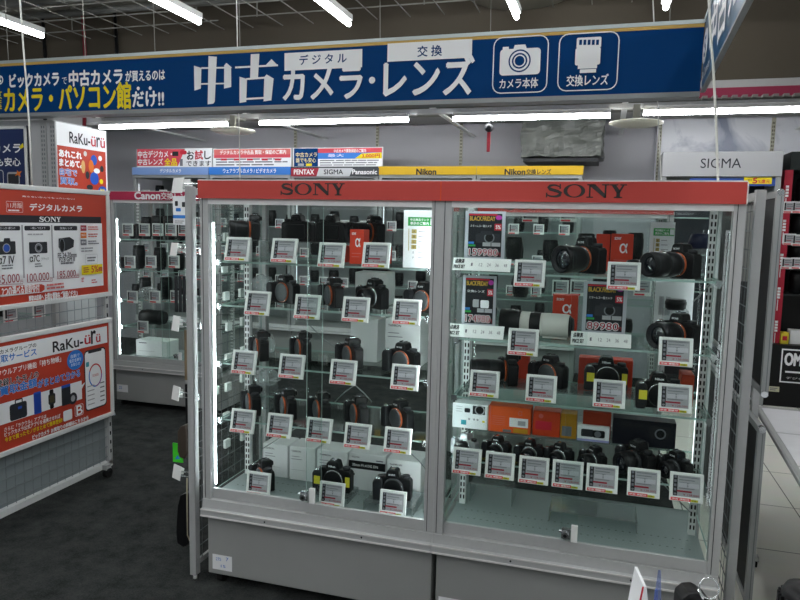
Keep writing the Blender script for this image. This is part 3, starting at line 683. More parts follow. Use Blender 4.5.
def poster1(P, W):
    P.rect(.02, .99, W-.02, 1.52, PRED)
    P.ptext('売らないなんてもったいない!', 22, 195.5, 74.5, 199.8, WINK, .03); P.prr(6, 201, 23, 212.5, WINK, .004, .0012); P.ptext('11月版', 7.5, 202.3, 22, 208.3, WINK, .01); P.pbars(8, 209.3, 21, 211.5, 1, WINK, .8)
    P.ptext('デジタルカメラ', 29.5, 203.3, 82, 212, WINK, .04)
    a = P.px(-60, 216); c = P.px(101, 223.5); P.rect(.03, P.px(60, 223)[1], c[0], P.px(60, 216)[1], INK); s0 = P.px(39, 221.8); s1 = P.px(60.5, 217); sony(P, s0[0], s0[1], s1[0], s1[1], WINK)
    w0 = P.px(60, 223)[1]; w1 = P.px(103.4, 285.3); P.rect(.03, w1[1], w1[0], w0, PAPER)
    for x0, x1, s in ((-8, 20, 'ミラーレス一眼カメラ'), (24, 50, '一眼レフカメラ'), (53.5, 77, '交換レンズ')): P.prr(x0, 225.8, x1, 230.4, INK, .006); P.ptext(s, x0+6, 227, x1-5, 229.4, WINK)
    for x in (22.5, 52): P.prect(x, 225, x+.4, 278, SCRN)
    cam_pic(P, -4, 238.5, 15.5, 254, True); cam_pic(P, 28.5, 239.5, 47, 253, False, False)
    P.pbars(27, 233, 46, 235.5, 1, SCRN, .5)
    P.ppoly([(58, 238.5), (69, 237), (73.5, 240), (73, 247), (66, 250.5), (60.5, 251.5), (58, 247)], BKD); c = P.px(61.5, 245.3); P.disc(c[0], c[1], .018, .035, GREY1); P.disc(c[0], c[1], .014, .029, BLK)
    P.ptext('α7 IV', -3, 256.5, 14, 263.5, INK, .02); P.pbars(1, 264.5, 15, 269, 2, GINK, .5); P.ptext('α7C', 29, 255.5, 39, 261.5, INK, .02); P.ptext('ブラック', 40.5, 257.5, 48, 260, INK); P.pbars(34, 263, 42, 267, 2, GINK, .5)
    P.ptext('FE 24-70mm', 57, 253, 76, 257, INK, .015); P.ptext('F2.8 GM II', 58.5, 257.6, 74, 261, INK, .015); P.pbars(60, 262, 73, 264, 1, GINK, .6)
    for s, x0, y0, x1, y1 in (('135,000', -7, 275.5, 19, 283.5), ('100,000', 26, 273.8, 48.5, 281), ('185,000', 56.5, 271.2, 75, 277.5)):
        P.ptext(s, x0, y0, x1, y1, DRED, .012); P.ptext('円', x1+.5, y1-3.6, x1+3.2, y1-.4, DRED)
    for x0, y0, x1, y1 in ((-8, 284.2, 22, 283.6), (26, 282, 51.5, 280.8), (56, 278.5, 78, 277)): P.ppoly([(x0, y0), (x1, y1), (x1, y1+.5), (x0, y0+.5)], DRED)
    for y, m in ((225.3, DRED), (232.5, mat('orange_ink', 'e0782a', .6)), (239.5, GINK)): P.prect(79.5, y, 85.5, y+5.5, m); P.ptext('無料', 80.3, y+1.5, 84.7, y+3.8, WINK); P.pbars(87, y+.5, 98, y+5, 2, SALM if m != GINK else GINK, .45)
    P.pbars(80, 247, 92, 252, 2, GINK, .4); P.prr(84, 254.5, 96.5, 263.5, SCRN, .006, .0012); P.pbars(86, 256.5, 95, 261.5, 2, GINK, .5)
    P.prect(80.3, 265.3, 101.3, 273.2, YINK); P.ptext('5%', 90, 265.8, 97, 272, RINK, .02); P.ptext('増額', 97, 266.8, 101, 271, RINK, .02); P.pbars(82, 267, 89, 272.5, 3, DRED, .5); P.pbars(80, 277.5, 83, 282, 3, RINK, .6); P.pbars(90, 279, 96, 283, 2, RINK, .5)
    P.rect(.03, P.px(0, 298)[1], P.px(43, 285)[0], P.px(43, 286)[1], PRED) if 0 else None
    P.ppoly([(-40, 289), (40, 284), (43, 285.5), (43, 289.5), (40, 291.8), (-40, 297.5)], PRED); P.ptext('2つの選べる買取受付', 0, 286.7, 38, 292.5, WINK, .02); P.pbars(45, 283.5, 65, 288, 2, SALM, .55)
    P.ptext('買取は店頭へ', 27, 295.8, 42, 299.2, WINK, .03); P.ptext('お得な買取をご利用ください', 43, 293.2, 76, 297.3, WINK, .03)
frame('framed_poster', 'upper poster frame on the net stand, red camera price board', SX, 1.98, 3.045, .985, 1.538, poster1, PRED)
def ruler(P, x, y): pass
def rakuuru(P, pts, k=.03):
    (a, b_, c, d) = pts
    P.ptext('RaKu-', *a, INK, k)
    P.ptext('ü', *b_, RINK, k); P.ptext('r', *c, INK, k); P.ptext('ü', *d, RINK, k)
def skew(P, text, x0, y0, x1, y1, h0, h1, m, bold=.02):
    """lettering along the slanting edge: baseline (x0,y0)-(x1,y1), heights h0..h1 on the photograph"""
    P.ptext(text, x0, (y0+y1)/2-(h0+h1)/2, x1, (y0+y1)/2, m, bold)
def poster2(P, W):
    z0 = .36; P.rect(.02, .345, W-.02, .845, PRED)
    def Q(x, y): return P.px(x, y)
    # the print is level on the board: build it on heights read at one place of the board
    T = lambda x, y: Q(x, y)
    a = Q(0, 367.5)[1]; t_ = Q(0, 352.5)[1]
    tz = Q(107, 326)[1]; bz = Q(107, 342.5)[1]
    P.rect(.03, bz, Q(107, 330)[0], tz, PAPER)
    def lv(text, x0, x1, y0a, y1a, xa, m, bold=.02):
        """text between columns x0 and x1, its height read at column xa"""
        P.text(text, Q(x0, 380)[0], Q(xa, y1a)[1], Q(x1, 380)[0], Q(xa, y0a)[1], m, bold)
    lv('ビックカメラグループの', -14, 37.5, 344.3, 348.7, 28, INK, .02); lv('買取サービス', -6, 37.5, 349.8, 357, 28, BINK, .03)
    lv('RaKu-', 54, 84, 340.5, 350.8, 60, INK, .03); lv('ü', 85.7, 91.5, 335, 343.8, 88, RINK, .03); lv('r', 92.3, 96.8, 330.5, 343.2, 94, INK, .03); lv('ü', 97.2, 101.3, 334, 342, 98, RINK, .03)
    P.pbars(54, 337, 80, 335, 1, SCRN, .5) if 0 else None
    lv('ラクウルアプリ機能「持ち物帳」', -8, 61.5, 358.3, 364.3, 50, WINK, .015)
    lv('登録したモノの', -4, 38.5, 372.3, 379.3, 30, PAPER, .06); lv('登録したモノの', -4, 38.5, 372.3, 379.3, 30, INK, .03)
    lv('買取金額', -1, 36.5, 382, 391, 20, PAPER, .06); lv('買取金額', -1, 36.5, 382, 391, 20, BINK, .04)
    lv('がまとめて分かる', 37.5, 80, 371.5, 379.2, 70, PAPER, .06); lv('がまとめて分かる', 37.5, 80, 371.5, 379.2, 70, BINK, .04)
    c = Q(75, 359.8); P.disc(c[0], c[1], .055, .05, BINK, 32); P.text('自動で', c[0]-.03, c[1]+.012, c[0]+.03, c[1]+.03, WINK, .01); P.text('査定金額を', c[0]-.04, c[1]-.010, c[0]+.04, c[1]+.008, WINK, .01); P.text('お知らせ', c[0]-.03, c[1]-.03, c[0]+.03, c[1]-.013, WINK, .01)
    # item strip
    z1 = Q(81, 380.5)[1]; z0 = Q(81, 399)[1]; x1 = Q(81.5, 390)[0]; P.rect(.03, z0, x1, z1, PAPER); zc = (z0+z1)/2
    P.poly([(x1-.002, z0+.05), (x1+.03, z0+.085), (x1-.002, z0+.07)], PAPER)
    def X(v): return Q(v, 395)[0]
    P.rrect(X(8.5), zc-.045, X(26), zc+.03, BKD, .012); P.rrect(X(14), zc+.02, X(22), zc+.048, BKD, .006, .006); P.rrect(X(17), zc+.0, X(21), zc+.012, BKB, .003)
    P.rrect(X(33), zc-.05, X(40.5), zc+.055, BKB, .006, 0); P.rrect(X(33.4), zc-.044, X(40), zc+.045, mat('picture_deep_blue', '20449c', .4), .004)
    P.rrect(X(49), zc-.047, X(53), zc+.047, BLK, .006); P.rrect(X(47.7), zc-.026, X(54.7), zc+.026, BKD, .009); P.rrect(X(49), zc-.017, X(53.5), zc+.017, mat('picture_olive', '48432c', .5), .006)
    P.rrect(X(61), zc-.052, X(70), zc+.05, BKD, .003); P.rect(X(61), zc+.036, X(70), zc+.05, BKB); P.disc(X(72.3), zc-.03, .028, .03, BKD); P.disc(X(72.3), zc-.03, .014, .016, SCRN)
    # phone
    p0 = Q(83.5, 411); x0 = Q(84, 380)[0]; x1 = Q(105.7, 380)[0]; zt = Q(95, 348.5)[1]; zb_ = Q(95, 408.5)[1]
    P.rrect(x0, zb_, x1, zt, BKD, .022); P.rrect(x0+.006, zb_+.007, x1-.006, zt-.007, PAPER, .018); P.rrect(x0+.03, zt-.018, x1-.03, zt-.004, BKD, .006)
    P.rrect(x0+.012, zt-.085, x0+.034, zt-.06, mat('teal_print', '3f9fb0', .5), .004)
    c = Q(94.7, 375); n = 40; A = [(c[0]+.045*cos(2*pi*k/n), c[1]+.058*sin(2*pi*k/n)) for k in range(n+1)]
    P.stroke(A[0:18], .007, RINK); P.stroke(A[17:31], .007, BINK); P.stroke(A[30:], .007, mat('violet_ink', '8a4a9a', .5)); P.text('¥258,000', c[0]-.022, c[1]-.008, c[0]+.022, c[1]+.008, RINK, .01)
    for k in range(5):
        z = zb_+.03+k*.024; P.rect(x0+.016, z, x0+.016+.05, z+.005, SCRN); P.rect(x1-.05, z, x1-.018, z+.006, GINK)
    # bottom lines
    lv('さらに「ラクウル」アプリは', 1, 44, 415.5, 419.5, 40, WINK, .02); lv('ビックカメラ公式アプリを連携させれば', 1, 58, 416.5, 420.8, 50, WINK, .02); lv('今まで買ったモノがまとめて簡単登録!', 1, 60, 421.5, 426.0, 50, YINK, .02)
    P.rrect(X(61.5), Q(66, 420.5)[1], X(70.5), Q(66, 410)[1], PAPER, .008)
    lv('B', 74.5, 80.5, 405.5, 415.0, 77, WINK, .02); P.rrect(X(73.2), Q(77, 416)[1], X(81.8), Q(77, 404.5)[1], WINK, .01, .0025)
    lv('ビックカメラ', 29, 46, 433, 437.5, 37, PAPER, .05); lv('お買取りの詳細はこちらから', 48, 86, 422.5, 426.5, 67, PAPER, .05)
frame('framed_poster', 'lower poster frame on the net stand, red app poster with a phone', SX, 1.98, 3.04, .333, .868, poster2, PRED)

# pillar with posters behind the stand
PIL = mat('white_pillar_cladding', 'b4b6b8', .6, vary=.04, scale=2)
struct(B().box(-4.62, -3.86, 4.11, 4.5, 0, 2.09, PIL).obj('pillar'))
for px_, lab in ((37, 'beside the dark blue poster'), (46.5, 'next to the poster with the black and red title')):
    x = at(px_, 140, Y=4.04).x; standard('shelf_standard', x, 4.108, 1.2, 2.08, 'grey slotted standard on the pillar '+lab, w=.05, mt=mat('grey_slotted_metal', 'a9abab', .45, .2), dark=GREY1)
pt = thing('poster', 'paper poster titled in black and red lettering on the side of the pillar', 'poster', (-3.84, 4.0, 0), R(90))
P = Print(pt, .003, .0002)
a = P.px(54.5, 121); c = P.px(108, 200); zt = P.px(56, 121.5)[1]; zb_ = 1.25; x0 = a[0]; x1 = c[0]
B().box(x0, x1, -.002, .004, zb_, zt, PAPER).obj('sheet', pt)
H = zt-zb_; W = x1-x0
def rel(u, v): return x0+W*u, zt-H*v
def rr(u0, v0, u1, v1): p = rel(u0, v1); q = rel(u1, v0); return p[0], p[1], q[0], q[1]
vh = H
def V(d): return d/H
P.rect(*rr(.03, V(.165), .97, .97), PRED)
for s, u0, u1, m in (('RaKu-', .26, .66, INK), ('ü', .68, .77, RINK), ('r', .79, .86, INK), ('ü', .87, .96, RINK)): P.text(s, *rr(u0, V(.055 if s == 'RaKu-' else .06), u1, V(.135)), m, .02)
for k, (s, m) in enumerate((('あれこれ', WINK), ('まとめて。', WINK), ('自宅で', WINK), ('買取。', WINK))): P.text(s, *rr(.06, V(.195+k*.066), .48 if k < 2 else .38, V(.245+k*.066)), m, .06); (P.text(s, *rr(.06, V(.195+k*.066), .38, V(.245+k*.066)), BINK, .02) if k > 1 else None)
for u, v, ru, rv, m in ((.55, .20, .025, .02, CREAM), (.72, .24, .05, .04, BKB), (.85, .22, .03, .02, PAPER), (.88, .30, .03, .025, BKD), (.66, .29, .04, .05, MATS['orange_ink']), (.58, .36, .03, .03, BKD), (.72, .38, .07, .05, BKB), (.86, .40, .03, .02, YINK), (.50, .30, .03, .05, mat('tan_print', 'd8a868', .6)), (.62, .45, .05, .02, BKD), (.77, .32, .05, .02, PAPER)):
    p = rel(u, V(v)); P.disc(p[0], p[1], W*ru*1.3, rv, m, 12)
p = rel(.88, V(.47)); P.disc(p[0], p[1], W*.09, .035, BKB); P.text('無料', p[0]-W*.05, p[1]-.015, p[0]+W*.05, p[1]+.015, YINK, .02)
P.text('宅配買取・店頭買取', *rr(.06, V(.475), .44, V(.492)), WINK, .02); P.text('こちらをチェック', *rr(.06, V(.502), .44, V(.519)), WINK, .02)
P.obj('print', pt)
# framed dark blue poster at the pillar front
def bluep(P, W): pass
fy = 4.08; t = thing('framed_poster', 'silver framed dark blue poster on the pillar under the round emblem', 'poster', (0, fy, 0)); P = Print(t, .006, .0002)
x1 = at(27, 127, Y=fy).x; zt = at(20, 126, Y=fy).z; x0 = x1-.62; zb_ = .95
B().box(x0, x1, -.004, .01, zb_, zt, mat('dark_blue_print', '20305c', .4)).obj('board', t)
b = B(); b.box(x0, x1, -.014, .012, zt-.022, zt, ALUL); b.box(x0, x1, -.014, .012, zb_, zb_+.022, ALUL); b.box(x0, x0+.022, -.014, .012, zb_, zt, ALUL); b.box(x1-.022, x1, -.014, .012, zb_, zt, ALUL); b.obj('frame', t, .004)
P.ptext('中古カメラ', -28, 144, 21, 153, WINK, .03); P.ptext('誰でも安心', -20, 158, 20.5, 166, WINK, .03); P.prr(7, 172, 20, 185, SCRN, .02); P.prr(8, 174, 19, 184, BKD, .01); P.ppoly([(17, 170), (19, 172), (22, 171), (20, 174), (21, 177), (18, 175), (15, 176), (17, 173)], mat('orange_ink', 'e0782a', .6)); P.ppoly([(19, 147), (23, 143), (24, 147), (21, 149)], YINK)
P.prr(-6, 170, 4, 185, WINK, .02, .004); P.obj('print', t)

# ------------------------------------------------------------------ net panels at both sides of the cases
def netpanel(label, x, y0, y1, z0, z1, front_label=None, w=.027):
    t = thing('side_net', label, 'net panel', (x, y0, 0))
    GP = mat('grey_painted_upright', 'a4a6a6', .65, vary=.03); b = B(); b.box(0, w, 0, .03, z0, z1, GP); b.box(w*.15, w*.85, -.001, .0, z0, z1, GP); b.obj('upright', t, .002)
    B().box(0, w, y1-y0-.03, y1-y0, z0, z1, ALU).obj('upright', t, .002)
    
    for za, zb_ in ((z1-.03, z1-.005), (z0+.03, z0+.05)): B().box(w*.3, w*.7, .03, y1-y0-.03, za, zb_, ALU).obj('cross_bar', t)
    b = B(); z = z0+.1
    while z < z1-.04: b.bar((w/2, .03, z), (w/2, y1-y0-.03, z), .0018, mat('dark_net_wire', '5f6567', .4, .4), 4); z += .06
    y = .06
    while y < y1-y0-.03: b.bar((w/2+.004, y, z0+.03), (w/2+.004, y, z1-.02), .0012, mat('dark_net_wire', '5f6567', .4, .4), 4); y += .05
    b.obj('wire_net', t)
    for yy in (.015, y1-y0-.015): B().bar((w/2, yy, 0), (w/2, yy, z0), .008, WHT, 8).obj('foot', t)
    return t
netpanel('grey net panel standing against the lens-carton case, hung with straps', -1.488, 2.205, 2.66, .02, 1.520)
netpanel('grey net panel at the orange-carton case, edge-on with wires behind', .424, 2.285, 2.68, .04, 1.523)
# goods on hooks
def hook(label, px_, py_, y=2.30, card=(.05, .055), out=.075):
    p = at(px_, py_, Y=y); t = thing('hook_ticket', label, 'hook ticket', (p.x, y, p.z), 0, 'white tickets on the net panel hooks')
    x = -1.489-p.x
    b = B(); b.bar((x, .0, .0), (.01, 0, .0), .003, STEEL, 6); b.bar((x, .0, -.02), (.012, 0, -.018), .0025, STEEL, 6); b.bar((x, 0, -.02), (x, 0, .0), .004, STEEL, 6); b.obj('hook', t)
    b = B(); w, h = card; M = Matrix.Rotation(R(-25), 4, 'Z') @ Matrix.Rotation(R(-10), 4, 'X'); b.box(-w*.55, w*.45, -.004, .0, -h*.6, h*.4, WHT, M); b.box(-.012, .012, 0, .02, -.012, .012, WHT, M); b.obj('ticket', t, .001)
    return t
hook('white hook ticket at the top of the net panel beside the red header', 179, 184, 2.35, (.075, .06)); hook('second white ticket at the top of the net panel, just behind the first', 187, 184, 2.5, (.06, .05))
hook('white hook ticket below the hanging product card', 175, 248, 2.30, (.045, .05)); hook('white hook ticket above the case sill of the far lens case', 177, 322, 2.30, (.05, .06)); hook('white hook ticket in front of the far case base', 177, 392, 2.28, (.05, .055)); hook('white hook ticket under the green card', 178, 471, 2.28, (.055, .055))
t = thing('hanging_card', 'white blister card with blue stripe hung beside the crimson header', 'blister pack', (at(180, 210, Y=2.42).x, 2.42, 0)); P = Print(t, .006, .0003)
a = P.px(172.5, 196); c = P.px(187, 225); B().box(a[0], c[0], -.005, .0, c[1], a[1], PAPER).obj('card', t, .001)
P.prect(173, 215, 187, 218.5, BINK); P.prr(175, 201, 178, 206, BKD, .003); P.prr(182, 202, 186, 207, BKD, .003); P.prr(176, 208, 181, 211.5, BINK, .003); P.pbars(175, 220, 185, 224, 2, SCRN); P.obj('print', t)
b = B(); b.bar((c[0]-.03, 0, a[1]-.01), (-1.489-t.location.x+0, 0, a[1]-.01), .003, STEEL); b.obj('hook', t)
def strap(label, pts, y, r, m, w=.02, name='hanging_strap', cat='strap'):
    """flat strap hung from the net"""
    W3 = [at(a, c, Y=y) for a, c in pts]; b = B(); i = b.mi(m); rings = []
    for k, p in enumerate(W3): rings.append([b.bm.verts.new(p+Vector(q)) for q in ((-w/2, -r, 0), (w/2, -r, 0), (w/2, r, 0), (-w/2, r, 0))])
    for A, Bv in zip(rings, rings[1:]):
        for k in range(4): f = b.bm.faces.new((A[k], A[(k+1) % 4], Bv[(k+1) % 4], Bv[k])); f.material_index = i
    b.bm.faces.new(rings[0][::-1]); b.bm.faces.new(rings[-1])
    return tag(b.obj(name, None, .002), label, cat)
for k, px_ in enumerate((176, 180, 184)): strap('dark striped strap hanging on the net panel, %s of three over the big black lens' % ORD[k], [(px_, 276), (px_+.5, 312)], 2.32+.05*k, .004, DGREY, .012, 'hanging_strap')
strap('brown leather strip hanging on the net panel above the middle ticket', [(186.5, 330), (187, 380)], 2.36, .003, mat('tan_leather', '6f6048', .6), .02)
strap('black strap hanging on the net panel above the brown strap', [(186.5, 384), (187.5, 426)], 2.37, .004, BLK, .012)
BRN = mat('brown_leather', '3c332c', .5)
b = B(); b.prism([(at(a, c, Y=2.30).x, at(a, c, Y=2.30).z) for a, c in ((183, 425), (188, 424), (189.5, 430), (189.5, 453), (187, 458), (182, 456), (180, 450), (180, 430))], 2.28, 2.34, BRN); tag(b.obj('rolled_strap', None, .006), 'rolled brown leather strap hung beside the green card', 'strap')
t = thing('hanging_card', 'bright green card with a blue mark hung under the brown strap', 'blister pack', (0, 2.36, 0)); P = Print(t, .006, .0003); a = P.px(172.5, 443); c = P.px(182.5, 463)
B().box(a[0], c[0], -.005, 0, c[1], a[1], mat('green_card', '46d030', .5)).obj('card', t); P.ppoly([(177.5, 455), (180, 459), (175, 459)], BINK); P.obj('print', t)
b = B(); b.bar((c[0]-.01, 0, a[1]-.006), (-1.488, 0, a[1]-.006), .003, STEEL); b.obj('hook', t)
b = B(); Y_ = 2.29; pts = [at(a, c, Y=Y_) for a, c in ((187, 492), (183, 494), (180.5, 505), (179, 530), (180, 541), (186, 545), (190, 543))]
b.prism([(p.x, p.z) for p in pts]+[(at(191, 492, Y=Y_).x, at(191, 492, Y=Y_).z)][::1], Y_-.02, Y_+.03, BLK); b.tube([at(a, c, Y=Y_-.025) for a, c in ((187, 478), (187, 500), (187.5, 535), (190, 541))], .003, mat('cream_cord', 'a8a08a', .6)); tag(b.obj('hanging_strap', None, .004), 'thick black padded strap with a cream cord at the foot of the net panel', 'strap')

# ------------------------------------------------------------------ frames and table on the tiled side
B_ = mat('black_poster_back', '191a1c', .6)
st2 = thing('net_stand', 'dark edge-on stand on the tiled floor carrying two silver frames', 'display stand', (.630, 3.02, 0), R(90))
for x in (.0, .8): B().box(x, x+.03, .0, .025, .06, 1.5, ALU).obj('upright', st2)
b = B(); b.box(0, .83, -.0, .025, .03, .06, ALU)
for x in (.03, .8): b.box(x-.015, x+.015, -.05, .025, .03, .05, ALU)
b.obj('foot_bar', st2)
for x in (.03, .8):
    for y in (-.035, .012): B().bar((x, y-.01, .02), (x, y+.01, .02), .0195, RUB, 12).obj('castor', st2)
z = .1; b = B()
while z < 1.5: b.bar((.02, .012, z), (.8, .012, z), .0028, NETW, 4); z += .06
b.obj('wire_net', st2)
def back_frame(label, X, y0, W, z0, z1):
    t = thing('framed_poster', label, 'poster', (X, y0, 0), R(90))
    B().box(.01, W-.01, -.004, .004, z0+.01, z1-.01, B_).obj('board', t)
    b = B(); b.box(0, W, -.010, .010, z1-.024, z1, mat('grey_frame_profile', '9b9e9e', .45, .1)); b.box(0, W, -.010, .010, z0, z0+.024, mat('grey_frame_profile', '9b9e9e', .45, .1)); b.box(-.002, .026, -.012, .012, z0, z1, mat('grey_frame_profile', '9b9e9e', .45, .1)); b.box(W-.024, W, -.010, .010, z0, z1, mat('grey_frame_profile', '9b9e9e', .45, .1))
    b.box(-.0025, -.0019, -.004, -.001, z0+.01, z1-.02, GREY1); b.obj('frame', t, .004)
    for z in (z1-.006, z0+.006): B().bar((-.004, 0, z), (.02, 0, z), .012, STEEL, 10).obj('corner_cap', t)
    return t
back_frame('upper silver poster frame seen edge-on above the white table', .587, 2.74, 1.25, .80, 1.545); back_frame('lower silver poster frame seen edge-on under the white table edge', .572, 2.66, 1.25, .03, .70)
b = B(); b.prism([(.0, 0), (.045, 0), (.06, .07), (.06, .3), (-.02, .3), (-.02, .05)], 0, .01, mat('silver_pouch', '8f908c', .35)); o = b.obj('hanging_pouch'); o.location = (.51, 3.0, 1.20); tag(o, 'pale pouch hanging behind the upper silver frame', 'pouch')
tb = thing('low_table', 'low white table with grey metal edge on the tiled floor', 'table', (.66, 2.36, 0), R(-3.2))
TH = .60; b = B(); b.box(-.025, .75, -1.2, 1.08, TH-.022, TH, mat('table_edge_metal', 'b4b6b6', .4, .1)); b.obj('edge_frame', tb, .012)
PW = mat('printed_white_sheet', 'f2f2f6', .6, vary=.07, scale=14)
for k, (y0, y1) in enumerate(((-1.1, -.36), (-.345, .20), (.215, .62), (.635, 1.03))):
    B().box(.0, .72, y0, y1, TH+.0005, TH+.003, PW).obj('sheet', tb)
for x, y in ((.03, -1.1), (.66, -1.1), (.66, .98), (.25, .98)):
    b = B(); b.box(x, x+.04, y, y+.04, 0, TH-.022, ALU); b.obj('leg', tb)
# ------------------------------------------------------------------ counter in front with a few objects whose tops show
KZ = .79
ct = thing('counter', 'counter below the view carrying the small display goods', 'counter', (.30, .8, 0))
B().box(-.28, .55, -.35, .28, 0, KZ-.03, BASEG).obj('body', ct); B().box(-.30, .57, -.37, .29, KZ-.03, KZ, WHT).obj('worktop', ct, .003)
# low glass case standing behind the poster stand, seen through its wires
lc = thing('low_glass_case', 'low glass case with dark goods seen through the wires between the two red posters', 'display case', (-3.72, 2.0, 0))
B().box(0, .62, 0, 1.3, .04, .62, BASEG).obj('base_panel', lc); B().box(.0, .62, 0, 1.3, 1.20, 1.22, ALU).obj('top_panel', lc)
for x, y in ((0, 0), (.59, 0), (0, 1.27), (.59, 1.27)): B().box(x, x+.03, y, y+.03, .62, 1.20, ALU).obj('corner_post', lc)
for z in (.82, 1.02): B().box(.04, .58, .03, 1.27, z-.006, z, SHELFG, side=EDGEG).obj('glass_shelf', lc)
B().box(.03, .035, .03, 1.27, .62, 1.2, mat('case_back_dark', '4a4f52', .6)).obj('back_panel', lc)
B().box(.578, .584, .04, .046, .64, 1.18, LED2).obj('led_or_fill_strip', lc)
# ------------------------------------------------------------------ merchandise
def rounded(w, h, r, n=4):
    P = []
    for cx, cz, a in ((w/2-r, h-r, 0), (-w/2+r, h-r, 90), (-w/2+r, r, 180), (w/2-r, r, 270)):
        for q in range(n+1): P.append((cx+r*cos(R(a+q*90/n)), cz+r*sin(R(a+q*90/n))))
    return P
LM = {}
def cached(key, f, name):
    if key not in LM: LM[key] = f().mesh(name)
    return LM[key]
TABY = mat('yellow_tab', 'd8cf3a', .6)
I4 = Matrix()
def body_mesh(bm_):
    def f():
        b = B(); b.prism([(-.056, .004), (-.052, 0), (.054, 0), (.058, .005), (.058, .060), (.052, .066), (.036, .069), (.026, .070), (-.030, .070), (-.050, .066), (-.056, .058)], -.014, .016, bm_)
        return b
    return f
def grip_mesh(bm_):
    def f():
        b = B(); M = Matrix.Translation((-.043, 0, 0)); b.prism([(-.014, 0), (.010, 0), (.013, .01), (.013, .06), (.006, .068), (-.010, .066), (-.015, .055)], -.034, -.010, bm_, M); return b
    return f
def hump_mesh(bm_):
    def f():
        b = B(); P0 = [(-.024, .066), (.022, .066), (.016, .088), (.011, .0915), (-.012, .0915), (-.018, .088)]
        b.prism(P0, -.016, .022, bm_); b.box(-.013, .011, .022, .030, .070, .086, BLK2); return b
    return f
def lens_profile(kind):
    if kind == 'prime': return [(.028, 0), (.029, .006), (.031, .010), (.031, .030), (.029, .034), (.029, .045), (.026, .046), (.022, .040)]
    if kind == 'zoom': return [(.028, 0), (.030, .006), (.033, .012), (.033, .040), (.031, .043), (.034, .048), (.034, .082), (.032, .086), (.032, .098), (.029, .100), (.024, .090)]
    if kind == 'wide': return [(.028, 0), (.030, .008), (.0335, .016), (.0335, .046), (.0345, .052), (.0345, .070), (.032, .072), (.027, .062)]
    if kind == 'kit': return [(.025, 0), (.028, .004), (.028, .022), (.026, .026), (.026, .034), (.022, .035), (.018, .030)]
def make_camera(label, group, scale=1.0, lens=None, ring=ORNG, shell=BLK, tabs=False, nm='camera', brand='SONY', cap=CAPG):
    t = thing(nm, label, 'camera', (0, 0, 0), 0, group, scale); k = shell.name
    link('body', cached(('body', k), body_mesh(shell), 'body'), t, .004)
    link('grip', cached(('grip', k), grip_mesh(DGREY if shell is BLK else shell), 'grip'), t, .005)
    h = link('viewfinder', cached(('hump', k), hump_mesh(shell), 'viewfinder'), t, .004)
    def shoe(): b = B(); b.box(-.009, .008, -.006, .012, .0915, .0935, STEEL); b.box(-.010, -.008, -.006, .012, .0935, .0955, DGREY); b.box(.007, .009, -.006, .012, .0935, .0955, DGREY); return b
    link('hot_shoe', cached('shoe', shoe, 'hot_shoe'), h)
    key = ('brand', brand)
    if key not in LM:
        P = Print(None, .0165, .0002)
        if brand == 'SONY': sony(P, -.012, .0755, .010, .0805, WINK)
        else: P.text(brand, -.011, .075, .010, .081, WINK, .04)
        LM[key] = P.mesh('brand_lettering')
    link('brand_lettering', LM[key], h)
    def dials(): b = B(); M = Matrix.Translation((.040, 0, .066)) @ Matrix.Rotation(-pi/2, 4, 'X'); b.lathe([(.012, 0), (.012, .010), (.010, .011)], M, DGREY, 16); return b
    link('mode_dial', cached('dial', dials, 'mode_dial'), t)
    def btn(): b = B(); M = Matrix.Translation((-.044, -.022, .064)) @ Matrix.Rotation(-pi/2, 4, 'X'); b.lathe([(.008, 0), (.008, .004), (.005, .006), (.004, .007)], M, STEEL, 14); return b
    link('shutter_button', cached('btn', btn, 'shutter_button'), t)
    def lcd(): b = B(); b.box(-.034, .032, .016, .021, .010, .058, BLK2); return b
    link('rear_screen', cached('lcd', lcd, 'rear_screen'), t, .002)
    M = Matrix.Translation((.004, -.013, .036))
    def mount(): b = B(); b.lathe([(.0318, 0), (.0318, .005), (.0304, .0065), (.027, .006)], M, ring, 32, [ring, ring, STEEL]); return b
    link('mount_ring', cached(('mount', ring.name), mount, 'mount_ring'), t)
    if not lens:
        def capm(): b = B(); b.lathe([(.0295, .0), (.0295, .0085), (.0265, .0100), (.010, .0100)], M, cap, 32); return b
        link('body_cap', cached(('cap', cap.name), capm, 'body_cap'), t)
    else:
        M2 = M @ Matrix.Translation((0, -.006, 0))
        def ln(): pr = lens_profile(lens); b = B(); b.lathe(pr, M2, BLK, 32, [BLK2 if i % 3 else DGREY for i in range(len(pr)-1)]); return b
        l = link('lens', cached(('lens', lens), ln, 'lens'), t)
        def gl(): pr = lens_profile(lens); r, d = pr[-1]; b = B(); b.lathe([(r*.98, d-.001), (r*.8, d+.003), (r*.4, d+.006), (r*.1, d+.007)], M2, LENSG, 24); return b
        link('front_glass', cached(('glass', lens), gl, 'front_glass'), l)
    if tabs:
        def tb(): b = B(); b.box(-.050, -.030, -.0352, -.0345, .026, .050, TABY); b.box(.042, .056, -.0152, -.0145, .020, .050, TABY); return b
        link('yellow_tab', cached('tabs', tb, 'yellow_tab'), t)
    return t
PROTO = {}
def camera(key, label, px_, y, z, yaw, group='used cameras in the glass cases', **kw):
    """put a camera on a shelf: column of the photograph, distance, shelf height, turn"""
    x = at(px_, 300, Y=y).x; sc = kw.get('scale', 1.0)*1.18; kk = (key, str(sorted((a, getattr(b, 'name', b)) for a, b in kw.items() if a != 'scale')))
    if kk not in PROTO:
        t = make_camera(label, group, **kw); t.scale = (sc,)*3; t.location = (x, y, z); t.rotation_euler.z = R(yaw); PROTO[kk] = t
    else: t = dup(PROTO[kk], (x, y, z), R(yaw), label, scale=sc)
    return t
